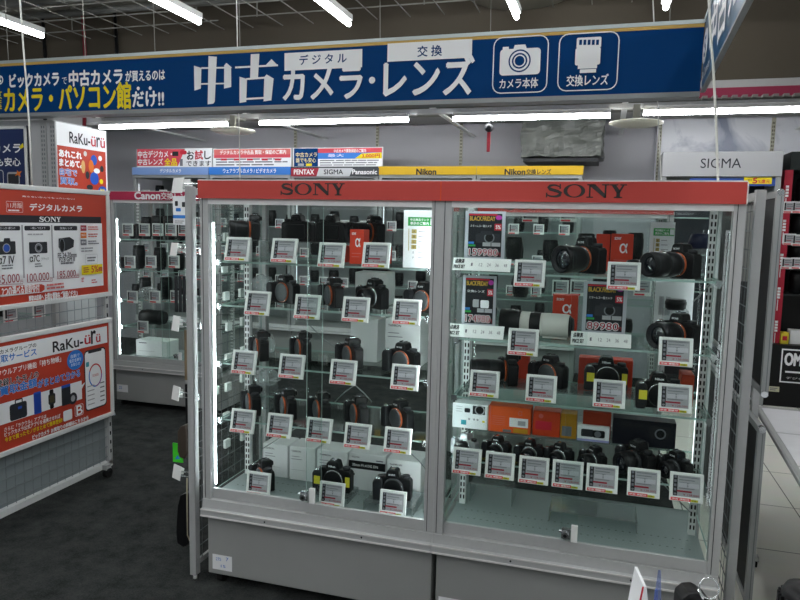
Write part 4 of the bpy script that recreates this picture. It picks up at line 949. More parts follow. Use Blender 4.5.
# --- price tags
def tag_proto():
    t = thing('price_tag', '', 'price tag', (0, 0, 0), 0, 'white price tags along the case shelves')
    w, h = .098, .088
    b = B(); bt = .0145
    b.box(-w/2, w/2, .002, .010, 0, h, WHT); b.box(-w/2, -w/2+.0095, -.001, .002, 0, h, WHT); b.box(w/2-.0095, w/2, -.001, .002, 0, h, WHT); b.box(-w/2+.0095, w/2-.0095, -.001, .002, h-.0085, h, WHT); b.box(-w/2+.0095, w/2-.0095, -.001, .002, 0, bt, WHT)
    b.obj('casing', t, .0015)
    P = Print(None, -.0019, .00015); a, c, d, e = -w/2+.0097, w/2-.0097, bt+.0005, h-.009
    P.rect(a, d, c, e, SCRN); P.rect(a, d+.004, a+.013, e-.001, DGREY)
    for k in range(4): P.rect(a+.003, d+.016+k*.013, a+.010, d+.024+k*.013, GINK)
    for k in range(5): P.rect(a+.017, e-.006-k*.0085, c-.004-(k % 3)*.012, e-.0038-k*.0085, GINK)
    P.rect(a+.016, e-.036, a+.040, e-.022, mat('epaper_pale', 'bfbfc6', .6)); P.rect(c-.034, e-.036, c-.004, e-.022, MATS['epaper_pale'])
    P.rect(a+.012, d+.0135, a+.055, d+.0185, DRED); P.text('¥ 128,000', a+.030, d+.0025, c-.003, d+.0095, DRED, .01); P.rect(a+.001, d+.001, a+.012, d+.012, INK); P.text('中', a+.003, d+.003, a+.010, d+.010, SCRN, .02)
    P.obj('screen', t)
    P = Print(None, .0011, .00015); P.rect(-w/2+.004, .002, -w/2+.062, .011, mat('coral_print', 'e04850', .6)); P.text('中古 保証付', -w/2+.008, .004, -w/2+.058, .009, WINK, .03); P.rect(-w/2+.062, .002, -w/2+.083, .009, mat('lime_print', 'c4c024', .6)); P.text('OK', -w/2+.066, .0035, -w/2+.079, .0075, INK, .02); P.obj('warranty_sticker', t)
    b = B(); b.box(-.012, .012, .010, .012, .012, .060, ACRY); b.box(-.012, .012, .0105, .018, .020, .0225, ACRY); b.box(-.012, .012, .0105, .018, .0335, .036, ACRY); b.obj('clip', t)
    return t
TP = tag_proto(); TPU = [0]
def ptag(label, bl, br, y=None, z=None, tilt=14, yaw=0):
    y = CY+.0238 if y is None else y
    p = at((bl[0]+br[0])/2, (bl[1]+br[1])/2, Y=y); zz = p.z if z is None else z
    if not TPU[0]:
        TPU[0] = 1; TP.location = (p.x, y, zz); TP.rotation_euler = (R(-tilt), 0, R(yaw)); TP['label'] = label; return TP
    return dup(TP, (p.x, y, zz), R(yaw), label, rx=R(-tilt))
TL = [('top', [((222, 260), (249.5, 261.5)), ((269, 261.7), (296, 263.3)), ((316, 266.5), (344, 268)), ((360.5, 267), (389, 268.3))]),
      ('second', [((242.5, 314), (269, 316)), ((292.5, 318), (319, 320)), ((340, 321), (368.5, 323)), ((391, 324), (419.5, 325.5))]),
      ('third', [((229.7, 373.3), (255, 374.7)), ((276, 377.5), (304, 379.5)), ((327.5, 383.3), (356, 386)), ((389, 389), (418, 391))]),
      ('fourth', [((228, 432), (254, 434)), ((264.5, 437), (291, 438.7)), ((304, 441.3), (331, 444)), ((342.5, 447.5), (369.7, 449.7)), ((381.7, 451.7), (411, 455))])]
TR = [('top', [((512.4, 285.6), (545, 288)), ((605.6, 289), (640.6, 291))]),
      ('second', [((506, 354.4), (538.4, 356.6)), ((657, 365), (693.4, 367.4))]),
      ('third', [((468, 396), (498.6, 398)), ((524, 400.4), (556.4, 404)), ((592, 406), (625, 409.6)), ((657, 411), (692, 414.4))]),
      ('fourth', [((450, 472.6), (481.4, 476.4)), ((482.6, 477.4), (515, 481)), ((516.6, 482), (549, 486)), ((550, 486.6), (583.6, 490)), ((584.6, 491), (618, 494)), ((625.6, 495.4), (660.4, 499)), ((668, 500), (704, 504))])]
for A, cn in ((TL, 'of the lens-carton case, counting from the net panel'), (TR, 'of the orange-carton case, counting from the middle post')):
    for row, L in A:
        for k, (p, q) in enumerate(L): ptag('%s white price tag, %s shelf %s' % (ORD[k], row, cn), p, q)
for k, (p, q, c) in enumerate((((245, 490), (269.6, 494), 'before the lone body'), ((318.8, 504), (343, 507), 'before the yellow-tabbed body'), ((378, 512), (406, 516), 'by the middle post'))):
    ptag('white price tag standing on the floor of the lens-carton case '+c, p, q, y=CY+.055, z=.3624, tilt=8)
SA, SB = (1.249, 1.086, .866, .650, .360), (1.247, 1.022, .822, .602, .360)
e = .0006
# --- cameras in the first case
camera('z', 'black camera with lens turned aside behind the first tag of the top shelf', 254, CY+.125, SA[0]+.0806, -55, lens='wide', scale=.85)
camera('z', 'black camera with wide lens beside the red cartons on the top shelf', 372, CY+.35, SA[0]+.0706, -45, lens='wide')
camera('r', 'black camera seen from the back between two tags of the top shelf', 298, CY+.36, SA[0]+.0706, 176, shell=BLK)
camera('r', 'black camera seen from the back next to the upright red carton', 332, CY+.36, SA[0]+.0706, 172, shell=BLK)
camera('b', 'black camera body in a clear bag on the second shelf near the net panel', 285, CY+.20, SA[1]+e, -25)
camera('b', 'black camera body with orange ring on the second shelf above the second tag', 333, CY+.18, SA[1]+e, -48)
camera('k', 'compact black camera with silver-edged lens on the second shelf, third along', 374, CY+.20, SA[1]+e, -35, lens='kit', ring=STEEL)
camera('b', 'black camera body with orange ring on the second shelf against the middle post', 424, CY+.17, SA[1]+e, -28)
camera('b', 'black camera body turned aside on the third shelf above the first tag', 261, CY+.17, SA[2]+e, -52)
camera('b', 'black camera body turned aside on the third shelf above the second tag', 303, CY+.22, SA[2]+e, -52)
camera('b', 'black camera body with orange ring on the third shelf above the third tag', 352, CY+.17, SA[2]+e, -45)
camera('b', 'black camera body with orange ring before the tall lens carton, third shelf', 404, CY+.15, SA[2]+e, -22)
for k, px_ in enumerate((253, 288, 322, 360, 402)):
    camera('b', 'black camera body with orange ring behind the %s tag of the fourth shelf' % ORD[k], px_, CY+.16, SA[3]+e, (-52, -50, -50, -52, -38)[k])
camera('b', 'lone black camera body at the net panel end of the case floor', 264, CY+.15, SA[4]+e, -42)
camera('n', 'black camera body with yellow tabs and open mount before the band carton', 336, CY+.16, SA[4]+.022, -2, tabs=True, ring=STEEL, brand='Nikon', cap=BLK2, scale=1.08)
camera('d', 'dark camera body with black cap on the acrylic riser by the middle post', 397, CY+.13, SA[4]+.036, 4, ring=DGREY, cap=BLK2, brand='SONY', scale=1.02)
# --- cameras in the second case
camera('z2', 'black camera with zoom lens behind the first tag of the sale-card shelf', 583, CY+.20, SB[0]+e, -42, lens='wide', scale=1.12)
camera('z2', 'black camera with long zoom lens at the tiled end of the top shelf', 678, CY+.15, SB[0]+e, -50, lens='zoom', scale=1.0)
camera('z', 'black camera with thick lens at the tiled end of the second shelf', 681, CY+.16, SB[1]+e, -46, lens='wide', scale=1.02)
camera('z2', 'black camera with zoom lens at the middle post on the third shelf', 513, CY+.20, SB[2]+.028, -75, lens='zoom')
camera('b', 'black camera body with orange ring on the third shelf before the red carton stack', 553, CY+.20, SB[2]+.028, -35)
camera('n', 'black camera body with yellow tabs leaning on a flat red carton', 610, CY+.22, SB[2]+.028, 0, tabs=True, ring=STEEL, brand='Nikon', cap=BLK2, scale=1.05)
camera('n', 'black camera body with yellow tabs behind the last tag of the third shelf', 664, CY+.13, SB[2]+.004, 2, tabs=True, ring=STEEL, brand='Nikon', cap=BLK2, scale=1.05)
SILV = mat('silver_camera_shell', '9a9c9e', .35, .5)
camera('s', 'silver camera behind the first tag of the fourth shelf', 471, CY+.10, SB[3]+e, -30, shell=SILV, ring=STEEL, lens='kit', scale=.72)
for k, (px_, a, ln) in enumerate(((503, -20, 'kit'), (536, -10, 'kit'), (567, -25, 'kit'), (603, -50, 'prime'))):
    camera('f'+str(ln), 'black camera in clear wrap behind the %s tag of the fourth shelf' % ORD[k+1], px_, CY+.105, SB[3]+e, a, lens=ln, ring=STEEL, scale=.72)
camera('big', 'large black bridge camera with thick lens behind the sixth tag, fourth shelf', 647, CY+.118, SB[3]+e, -52, lens='prime', ring=DGREY, scale=1.0)
camera('fk', 'black camera with open flap behind the last tag of the fourth shelf', 687, CY+.105, SB[3]+e, -50, lens='kit', ring=DGREY, scale=.85)
# small pads of acrylic under raised cameras
def riser(label, x0, x1, y0, y1, z0, h):
    b = B(); b.box(x0, x1, y0, y1, z0+h-.003, z0+h, ACRY); b.box(x0, x0+.003, y0, y1, z0, z0+h-.003, ACRY); b.box(x1-.003, x1, y0, y1, z0, z0+h-.003, ACRY); return tag(b.obj('acrylic_riser'), label, 'riser')
X_ = lambda p, y: at(p, 300, Y=y).x
riser('clear acrylic riser under the yellow-tabbed body on the case floor', X_(318, CY+.16), X_(356, CY+.16), CY+.10, CY+.22, .3606, .0208)
riser('clear acrylic riser under the dark body by the middle post', X_(372, CY+.13), X_(422, CY+.13), CY+.07, CY+.22, .3606, .0348)
riser('clear acrylic riser under the first camera of the top shelf', X_(240, CY+.125), X_(268, CY+.125), CY+.07, CY+.185, SA[0]+.0004, .08)
riser('long clear acrylic riser behind the red cartons on the top shelf', X_(280, CY+.36), X_(402, CY+.36), CY+.29, CY+.415, SA[0]+.0004, .07)
riser('long clear acrylic riser under the third-shelf cameras of the orange-carton case', X_(472, CY+.2), X_(640, CY+.2), CY+.11, CY+.28, SB[2]+.0004, .0272)
riser('clear acrylic riser standing empty on the floor by the middle post', X_(476, CY+.28), X_(520, CY+.27), CY+.28, CY+.40, .3606, .07)
riser('clear acrylic riser standing empty on the floor at the tiled end', X_(560, CY+.27), X_(650, CY+.27), CY+.20, CY+.34, .3606, .04)
# --- cartons
def carton(label, px0, px1, y, z, h, d, m, prt=None, name='carton', rz=0, cat='carton'):
    x0 = X_(px0, y); x1 = X_(px1, y); W = x1-x0; t = thing(name, label, cat, ((x0+x1)/2, y, z), R(rz))
    B().box(-W/2, W/2, 0, d, 0, h, m).obj('box', t, .001, 1)
    b = B(); b.box(-W/2+.002, W/2-.002, .001, d-.001, h, h+.0008, m); b.obj('lid', t)
    if prt: P = Print(t, .0003, .0002); prt(P, W, h); P.obj('print', t)
    return t
def tam(P, W, h): P.text('TAMRON', -W*.42, h*.84, -W*.05, h*.89, INK, .02); P.rect(-W*.42, h*.70, -W*.1, h*.715, GINK); P.rect(-W*.42, h*.62, 0, h*.635, GINK); P.rect(-W*.42, h*.3, W*.2, h*.31, SCRN)
def band(P, W, h): P.rect(-W/2, h*.58, W/2, h*.80, BLK); P.text('35mm F1.4 DG DN', -W*.4, h*.65, W*.30, h*.72, WINK, .02); P.text('SIGMA', -W*.42, h*.88, -W*.2, h*.925, INK); P.rect(W*.25, h*.84, W*.44, h*.87, GINK); P.disc(-W*.35, h*.42, .004, .004, INK)
carton('plain white lens carton at the net panel end of the case floor', 263, 288, CY+.26, .3606, .135, .11, WBOX, tam)
carton('white lens carton on the case floor behind the lock', 290, 316, CY+.255, .3606, .138, .11, WBOX, tam)
carton('white lens carton on the case floor behind the yellow-tabbed body', 318.5, 349.5, CY+.25, .3606, .14, .11, WBOX, tam)
carton('white lens carton with a black band on the case floor', 351, 388.5, CY+.245, .3606, .145, .12, WBOX, band)
carton('white lens carton on the case floor against the middle post', 390, 425, CY+.24, .3606, .14, .13, WBOX, tam)
carton('tall white lens carton at the middle post on the third shelf', 386, 421, CY+.235, SA[2]+e, .178, .12, WBOX, tam)
carton('grey white carton behind the third body of the third shelf', 351, 378, CY+.27, SA[2]+e, .165, .10, WBOX)
carton('white carton behind the compact camera on the second shelf', 355, 387, CY+.275, SA[1]+e, .125, .10, WBOX)
carton('flat black carton lying at the back of the second shelf', 356, 387, CY+.39, SA[1]+e, .135, .03, BLK, lambda P, W, h: P.text('Zoom Lens', -W*.3, h*.86, W*.1, h*.93, WINK))
def rbx(P, W, h): P.text('α', -W*.1, h*.5, W*.25, h*.75, WINK, .02); P.text('SONY', -W*.35, h*.85, -W*.05, h*.92, WINK, .03); P.rect(-W*.35, h*.3, W*.3, h*.32, SALM); P.rect(-W*.35, h*.2, W*.2, h*.22, SALM)
carton('upright red carton behind the tags on the top shelf of the lens-carton case', 349, 363, CY+.17, SA[0]+e, .125, .06, RBOX, rbx)
carton('low red carton leaning behind the third tag of the top shelf', 327, 344, CY+.22, SA[0]+e, .062, .06, RBOX)
carton('low red carton behind the fourth tag of the top shelf', 367, 387, CY+.22, SA[0]+e, .062, .05, RBOX)
# orange case
carton('red carton standing at the back between the two cameras, orange ring side', 593, 607, CY+.36, SB[0]+e, .13, .05, RBOX, None)
carton('red carton with fine white print behind the second tag of the top shelf', 608, 630, CY+.34, SB[0]+e, .132, .06, RBOX, rbx)
carton('red carton at the back of the second shelf behind the long pale lens', 553, 578, CY+.36, SB[1]+e, .13, .06, RBOX, rbx)
carton('low red carton at the back of the third shelf between two cameras', 517, 531, CY+.33, SB[2]+e, .12, .06, RBOX, None)
carton('wide red carton behind the yellow-tabbed body on the third shelf', 582, 637, CY+.29, SB[2]+e, .118, .06, RBOX, None)
carton('dark orange carton at the tiled end of the third shelf', 687, 700, CY+.185, SB[2]+e, .105, .09, mat('brick_orange_carton', 'a83c20', .6), None)
# cartons lying high on the fourth shelf: a clear rack carries them
RZ = at(492, 431, Y=CY+.176).z
b = B(); b.box(-.445, .24, CY+.172, CY+.246, RZ-.004, RZ, ACRY)
for x in (-.445, -.02, .237): b.box(x, x+.003, CY+.172, CY+.246, SB[3]+.0004, RZ-.004, ACRY)
tag(b.obj('acrylic_rack'), 'clear acrylic rack carrying the white and orange cartons over the fourth shelf', 'rack')
def wb(P, W, h):
    P.rect(.07*W, h*.62, .42*W, h*.96, BKD); P.disc(.27*W, h*.80, .018, .018, SCRN); P.disc(.27*W, h*.80, .014, .014, BLK); P.rrect(-.16*W, h*.66, .0, h*.84, BKD, .004); P.rect(-.25*W, h*.14, -.1*W, h*.34, MATS['teal_print']); P.rect(.35*W, h*.3, .42*W, h*.38, YINK)
    for k in range(3): P.rect(-.40*W, h*(.88-.1*k), -.22*W, h*(.90-.1*k), SCRN)
    for x in (-.02, .12, .22): P.disc(x*W, h*.4, .004, .004, SCRN)
carton('white camera carton with small camera pictures at the middle post', 456, 492, CY+.176, RZ+e, .088, .065, PAPER, wb)
def ob(P, W, h): P.rect(0, h*.25, W*.44, h*.6, PAPER); P.rect(W*.2, h*.32, W*.38, h*.5, SCRN); P.rect(W*.1, h*.02, W*.44, h*.2, mat('ochre_print', 'c08a20', .6)); P.text('α', W*.2, h*.7, W*.3, h*.9, SALM); [P.rect(-W*.42, h*(.6-.08*k), -W*.1, h*(.62-.08*k), SALM) for k in range(5)]; P.rect(-W*.15, h*.03, W*.05, h*.13, GINK); P.rect(-W*.47, 0, -W*.45, h, SALM)
carton('bright orange carton with a white label, second from the middle post', 492.8, 536, CY+.175, RZ+e, .092, .065, OBOX, ob)
carton('orange carton in clear wrap with a yellow side, third from the middle post', 538, 566, CY+.18, RZ+e, .088, .06, mat('wrapped_orange_carton', 'c84422', .3), lambda P, W, h: (P.rect(-W*.4, h*.25, W*.2, h*.6, RINK), P.disc(-W*.2, h*.8, .008, .008, SALM)))
carton('ochre yellow carton between the orange cartons', 566.5, 583, CY+.18, RZ+e, .086, .06, mat('ochre_carton', 'b07c1c', .5), lambda P, W, h: P.rect(-W*.4, h*.1, W*.2, h*.5, GREY1))
carton('orange carton behind the small photo card', 589, 618, CY+.21, RZ+e, .092, .05, mat('brick_orange_carton', 'a83c20', .6))
def pc(P, W, h): P.rrect(-W*.38, h*.3, W*.0, h*.8, BKD, .004); P.rrect(-W*.02, h*.28, W*.36, h*.78, BLK, .006); P.disc(W*.14, h*.52, .011, .011, GREY1); P.rect(-W/2, 0, W/2, h*.14, mat('lilac_print', '9a9ccc', .6))
carton('small white photo card of two cameras before the orange carton', 584, 617, CY+.176, RZ+e, .052, .02, PAPER, pc)
def bc(P, W, h): P.rrect(-W*.42, h*.72, -W*.02, h*.88, DGREY, .004); P.rrect(W*.08, h*.35, W*.42, h*.85, DGREY, .01); P.disc(W*.26, h*.55, .018, .018, GREY1); P.disc(W*.26, h*.55, .013, .013, BLK2)
carton('dark blue-black carton with a printed camera at the tiled end', 620, 685, CY+.18, RZ+e, .088, .06, mat('blue_black_carton', '14161f', .35), bc)
# --- big pale lens lying on the second shelf
t = thing('telephoto_lens', 'long pale telephoto lens with black hood lying on the second shelf', 'lens', (X_(540, CY+.16), CY+.16, SB[1]+.0475), R(-90-4))
M = Matrix.Translation((0, .12, 0))
B().lathe([(.026, .005), (.030, .012), (.038, .018), (.040, .03), (.040, .10), (.0395, .112)], M, CREAM, 32, [BLK, BLK, CREAM, CREAM, CREAM]).obj('barrel', t)
B().lathe([(.040, .112), (.0415, .115), (.0415, .145), (.040, .148)], M, BLK, 32).obj('zoom_ring', t); B().lathe([(.040, .148), (.041, .150), (.041, .178), (.040, .18)], M, CREAM, 32).obj('front_barrel', t)
B().lathe([(.041, .18), (.044, .183), (.046, .25), (.042, .25), (.038, .20)], M, BLK, 32).obj('hood', t)
b = B(); b.box(-.012, .012, -.045, .035, -.0447, -.036, CREAM, M @ Matrix.Translation((0, -.06, 0))); b.box(-.010, .010, -.02, .012, -.038, -.03, CREAM, M @ Matrix.Translation((0, -.06, 0))); b.obj('tripod_foot', t, .002)
P = Print(None, 0); b = B(); M3 = M; b.bar(M3 @ Vector((-.0417, -.163, .0)), M3 @ Vector((-.041, -.163, .0)), .006, RINK, 10); b.obj('red_mark', t)
# lens hood on the top shelf, small lens, strap
HOODB = mat('blue_black_hood', '1b2340', .35)
b = B(); b.lathe([(.028, 0), (.032, .01), (.046, .05), (.044, .05), (.03, .012)], Matrix.Translation((0, 0, 0)) @ Matrix.Rotation(pi/2, 4, 'X'), HOODB, 8); o = b.obj('lens_hood'); o.location = (X_(696, CY+.33), CY+.33, SB[0]+.051+.09); tag(o, 'dark blue faceted lens hood standing on a clear block, top shelf end', 'lens hood')
b = B(); x = o.location.x; b.box(x-.035, x+.035, CY+.295, CY+.365, SB[0]+.0004, SB[0]+.0905, ACRY); tag(b.obj('acrylic_block'), 'clear acrylic block under the dark blue lens hood', 'riser')
def small_lens(label, px_, y, z, r, h, name='camera_lens', lie=None, group=None, m=BLK):
    t = thing(name, label, 'lens', (X_(px_, y), y, z), 0, group)
    M = Matrix.Rotation(-pi/2, 4, 'X') if lie is None else Matrix.Translation((0, h/2 if lie == 0 else 0, r)) @ Matrix.Rotation(R(lie), 4, 'Z')
    key = ('sl', r, h, lie, m.name)
    def f(): b = B(); b.lathe([(r*.8, 0), (r*.82, h*.1), (r*.95, h*.14), (r*.95, h*.45), (r, h*.5), (r, h*.82), (r*.93, h*.86), (r*.93, h)], M, m, 20, [DGREY, DGREY, m, BLK2, m, DGREY, m]); return b
    link('barrel', cached(key, f, 'barrel'), t)
    def g(): b = B(); b.lathe([(r*.88, h*1.0), (r*.88, h*1.03), (r*.6, h*1.04)], M, BLK2, 20); return b
    link('lens_cap', cached(('sc', r, h, lie), g, 'lens_cap'), t)
    return t
small_lens('small black lens on its side between the tags of the top shelf', 644, CY+.20, SB[0]+e, .026, .06, lie=-70)
small_lens('short black lens ring on a clear block, second shelf', 676, CY+.36, SB[1]+.10, .036, .035)
b = B(); x = X_(676, CY+.36); b.box(x-.04, x+.04, CY+.32, CY+.40, SB[1]+.0004, SB[1]+.0996, ACRY); tag(b.obj('acrylic_block'), 'clear acrylic block under the short black lens ring', 'riser')
# barcode sheet, guideline sheets
def sheet(label, x0, y0, x1, y1, Y, f, tilt=4, z=None, name='notice_sheet', cat='notice'):
    p = at((x0+x1)/2, y1, Y=Y); t = thing(name, label, cat, (0, Y, 0)); P = Print(t, .0012, .0002); a = P.px(x0, y0); c = P.px(x1, y1); zb_ = c[1] if z is None else z
    B().box(a[0], c[0], -.001, .001, zb_, a[1], PAPER).obj('sheet', t)
    f(P, a[0], zb_, c[0], a[1]); P.obj('print', t)
    b = B(); b.box(a[0], c[0], .0012, .0030, zb_, a[1]+.002, ACRY); b.box(a[0]+.03, c[0]-.01, -.012, .012, zb_-.0002, zb_+.0015, ACRY); b.obj('acrylic_stand', t)
    return t
def guide(P, x0, z0, x1, z1):
    W = x1-x0; H = z1-z0; P.rect(x0+W*.13, z0+H*.73, x1-W*.02, z0+H*.88, mat('green_print', '2f9f4a', .6)); P.text('中古商品ランク', x0+W*.2, z0+H*.815, x0+W*.75, z0+H*.86, WINK, .03); P.text('表示のご案内', x0+W*.2, z0+H*.75, x0+W*.75, z0+H*.80, WINK, .03); P.rect(x0+W*.8, z0+H*.75, x1-W*.03, z0+H*.86, PAPER)
    for k in range(4): P.rect(x0+W*.25, z0+H*(.60-.09*k), x0+W*.40, z0+H*(.67-.09*k), mat('olive_print', 'b0a060', .6)); P.text('ABCD'[k], x0+W*.30, z0+H*(.615-.09*k), x0+W*.35, z0+H*(.655-.09*k), INK)
    for k in range(6): P.rect(x0+W*.46, z0+H*(.63-.09*k), x0+W*(.7+.03*(k % 3)), z0+H*(.645-.09*k), SCRN)
    P.rect(x0+W*.16, z0+H*.3, x0+W*.18, z0+H*.68, MATS['olive_print']); P.text('E', x0+W*.3, z0+H*.25, x0+W*.34, z0+H*.29, GINK); P.text('F', x0+W*.3, z0+H*.16, x0+W*.34, z0+H*.20, GINK)
sheet('white rank guide sheet with a green title beside the middle post', 404, 210, 436, 267, CY+.075, guide, z=SA[0]+.0008)
sheet('small white guide sheet with a green title behind the top shelf camera', 651, 222, 674, 247, CY+.41, guide, z=SB[0]+.0008)
def barc(P, x0, z0, x1, z1):
    W = x1-x0; H = z1-z0
    for g in (0, 1):
        for k in range(7): P.rect(x0+W*(.12+.17*g+.018*k), z0+H*.35, x0+W*(.128+.17*g+.018*k), z0+H*.68, GINK)
sheet('grey white sheet with bar marks behind the second shelf', 656, 278, 693, 306, CY+.42, barc, z=SB[1]+.0008)
# --- black sale cards and their month strips
def sale(label, x0, y0, x1, y1, price, lens, Y, z):
    t = thing('sale_card', label, 'sale card', (0, Y, 0), 0, 'black sale cards in the orange-carton case'); P = Print(t, .0022, .0002); a = P.px(x0, y0); c = P.px(x1, y1); zb_ = z+.0008; u0, u1, z1 = a[0], c[0], a[1]; W = u1-u0; H = z1-zb_
    B().box(u0, u1, -.002, .003, zb_, z1, mat('grey_card_frame', 'b4b8c0', .4)).obj('frame', t, .001)
    zv = c[1]; HV = z1-zv; q = lambda p, r, s, w: (u0+W*p, zv+HV*r, u0+W*s, zv+HV*w)
    P.rect(*q(.09, .03, .92, .95), mat('night_print', '1a1c22', .5)); P.rect(*q(.10, .91, .80, .94), RINK)
    P.text('BLACK', *q(.12, .80, .42, .89), mat('gold_ink', 'c8a23c', .5), .03); P.text('FRIDAY', *q(.44, .80, .75, .89), MATS['gold_ink'], .03); P.disc(u0+W*.84, zv+HV*.87, W*.08, HV*.05, mat('magenta_ink', 'b03aa0', .5))
    P.text('ミラーレス一眼カメラ' if not lens else '交換レンズ', *q(.14, .66, .66, .71), WINK); P.rect(*q(.74, .60, .91, .74), RINK); P.text('5%', *q(.77, .63, .89, .71), WINK, .02)
    if lens:
        P.rrect(*q(.32, .36, .52, .52), SCRN, W*.04); P.rect(*q(.5, .37, .57, .51), BKD); P.rrect(*q(.55, .35, .80, .51), PAPER, W*.04)
    else:
        P.rrect(*q(.28, .33, .88, .53), BKD, W*.05); P.disc(u0+W*.62, zv+HV*.44, W*.13, W*.13, GREY1); P.disc(u0+W*.62, zv+HV*.44, W*.10, W*.10, BLK); P.rrect(*q(.40, .50, .70, .58), BKD, W*.03)
    P.rect(*q(.10, .30, .24, .35), BINK); P.rect(*q(.10, .25, .28, .29), mat('green_print', '2f9f4a', .6)); P.rect(*q(.46, .26, .66, .34), SCRN); P.rect(*q(.68, .26, .90, .34), SCRN)
    P.text(price, *q(.12, .06, .84, .20), PAPER, .10); P.text(price, *q(.12, .06, .84, .20), DRED, .02); P.text('円', *q(.84, .06, .91, .13), DRED, .02)
    P.obj('print', t)
    b = B(); b.box(u0+W*.3, u0+W*.7, .003, .05, zb_, zb_+.002, ACRY); b.box(u0+W*.3, u0+W*.7, .003, .005, zb_, z1-.03, ACRY); b.obj('stand', t)
    return t
sale('black sale card priced 159980 on the top shelf at the middle post', 465.5, 211, 504, 259, '159980', False, CY+.085, SB[0])
sale('black sale card with a pale lens picture on the second shelf at the middle post', 463, 275, 495, 326, '174980', True, CY+.085, SB[1])
sale('black sale card priced 89980 in the middle of the second shelf', 584, 281, 625, 334, '89980', False, CY+.085, SB[1])
def strip(label, x0, y0, x1, y1, Y, z):
    t = thing('month_strip', label, 'price strip', (0, Y, 0), 0, 'white strips below the sale cards'); P = Print(t, .0022, .0002); a = P.px(x0, y0); c = P.px(x1, y1); u0, u1 = a[0], c[0]; H = .048; W = u1-u0; t.location.z = z+.0022
    M = Matrix.Rotation(R(-32), 4, 'X')
    t.rotation_euler.x = R(-32)
    B().box(u0, u1, -.002, .0, 0, H, WHT).obj('strip', t, .0005)
    P.text('点検済', u0+W*.04, H*.56, u0+W*.20, H*.9, INK, .04); P.text('PRICE SET', u0+W*.03, H*.15, u0+W*.22, H*.42, INK, .04)
    for k, s in enumerate(('1', '12', '24', '36', '48')): P.text(s, u0+W*(.32+.14*k), H*.35, u0+W*(.35+.14*k+.03*(k > 0)), H*.6, GINK, .01)
    P.obj('lettering', t)
    b = B(); b.box(u0+.01, u1-.01, .0, .002, .0, H*.9, ACRY); b.obj('backing', t)
strip('white strip with small black print below the card priced 159980', 452, 258, 510, 271, CY+.052, SB[0])
strip('white strip with small black print below the pale lens sale card', 447, 323, 503, 338, CY+.052, SB[1])
strip('white strip with small black print below the card priced 89980', 571, 331, 631, 347, CY+.052, SB[1])
# --- crumpled clear bags
def bag(label, px_, y, z, sx, sy, sz, seed):
    b = B(); bmesh.ops.create_icosphere(b.bm, subdivisions=3, radius=1); b.mi(BAGM)
    for v in b.bm.verts:
        d = noise.noise(v.co*2.3+Vector((seed, 0, 0)))*.35+noise.noise(v.co*6+Vector((seed, 3, 0)))*.16
        v.co = Vector((v.co.x*(1+d)*sx, v.co.y*(1+d)*sy, max(0, (v.co.z*(1+d)+.9))*sz))
    o = b.obj('plastic_bag'); o.location = (X_(px_, y), y, z+.0006); return tag(o, label, 'plastic bag')
bag('crumpled clear bag between the first two tags of the third shelf', 268, CY+.30, SA[2]-.0+.001, .03, .03, .035, 1)
bag('white crumpled bag lying low between the third and fourth shelf near the net panel', 267, CY+.26, SA[3]+.09, .055, .04, .035, 9)
b = B(); x = X_(267, CY+.26); b.box(x-.03, x+.03, CY+.22, CY+.30, SA[3]+.0004, SA[3]+.0902, ACRY); tag(b.obj('acrylic_block'), 'clear acrylic block under the white crumpled bag', 'riser')
bag('clear wrap around the bagged body on the second shelf', 262, CY+.30, SA[1], .05, .03, .05, 3)
bag('clear wrap at the back of the third shelf of the orange-carton case', 502, CY+.32, SB[2], .04, .03, .03, 4)
# security cords
CORD = mat('grey_security_cord', '8f9696', .4, .3)
for pts, k in (([(262, 449), (281, 437), (301, 425)], 'across the lens cartons at the net panel end'), ([(404, 447), (420, 462), (430, 475)], 'across the last lens carton'), ([(303, 318), (322, 338), (342, 352)], 'behind the third shelf bodies'), ([(355, 385), (345, 392), (335, 402)], 'above the third body of the fourth shelf'), ([(355, 385), (364, 393), (372, 402)], 'above the fourth body of the fourth shelf'), ([(492, 300), (500, 312), (508, 322)], 'beside the pale telephoto lens'), ([(693, 302), (703, 292), (712, 283)], 'behind the tiled end camera of the second shelf'), ([(661, 481), (672, 494), (690, 512)], 'below the last tag of the fourth shelf')):
    b = B(); b.tube([at(a, c, Y=CY+.235) for a, c in pts], .0022, CORD, 5); tag(b.obj('security_cord'), 'thin grey security cord '+k, 'cord')

# ------------------------------------------------------------------ goods in the far cases (small in the picture)
FAR = {}
def far_tag(label, x, y, z, group, s=1.0):
    if 't' not in FAR:
        t = thing('price_tag', label, 'price tag', (x, y, z), 0, group); b = B(); b.box(-.045, .045, 0, .006, 0, .09, WHT); b.obj('casing', t); P = Print(None, .0005, .0004); P.rect(-.037, .02, .037, .082, SCRN); P.rect(-.037, .022, -.026, .08, DGREY); P.rect(-.02, .05, .03, .056, GINK); P.rect(-.02, .064, .02, .070, GINK); P.rect(-.024, .034, .012, .040, DRED); P.rect(-.04, .003, .012, .013, MATS['coral_print']); P.obj('screen', t); FAR['t'] = t; return t
    return dup(FAR['t'], (x, y, z), 0, label, group)
def far_lens(label, x, y, z, r, h, group):
    k = ('l', r, h)
    if k not in FAR:
        t = small_lens(label, 0, y, z, r, h, group=group); t.location.x = x; FAR[k] = t; return t
    return dup(FAR[k], (x, y, z), 0, label, group)
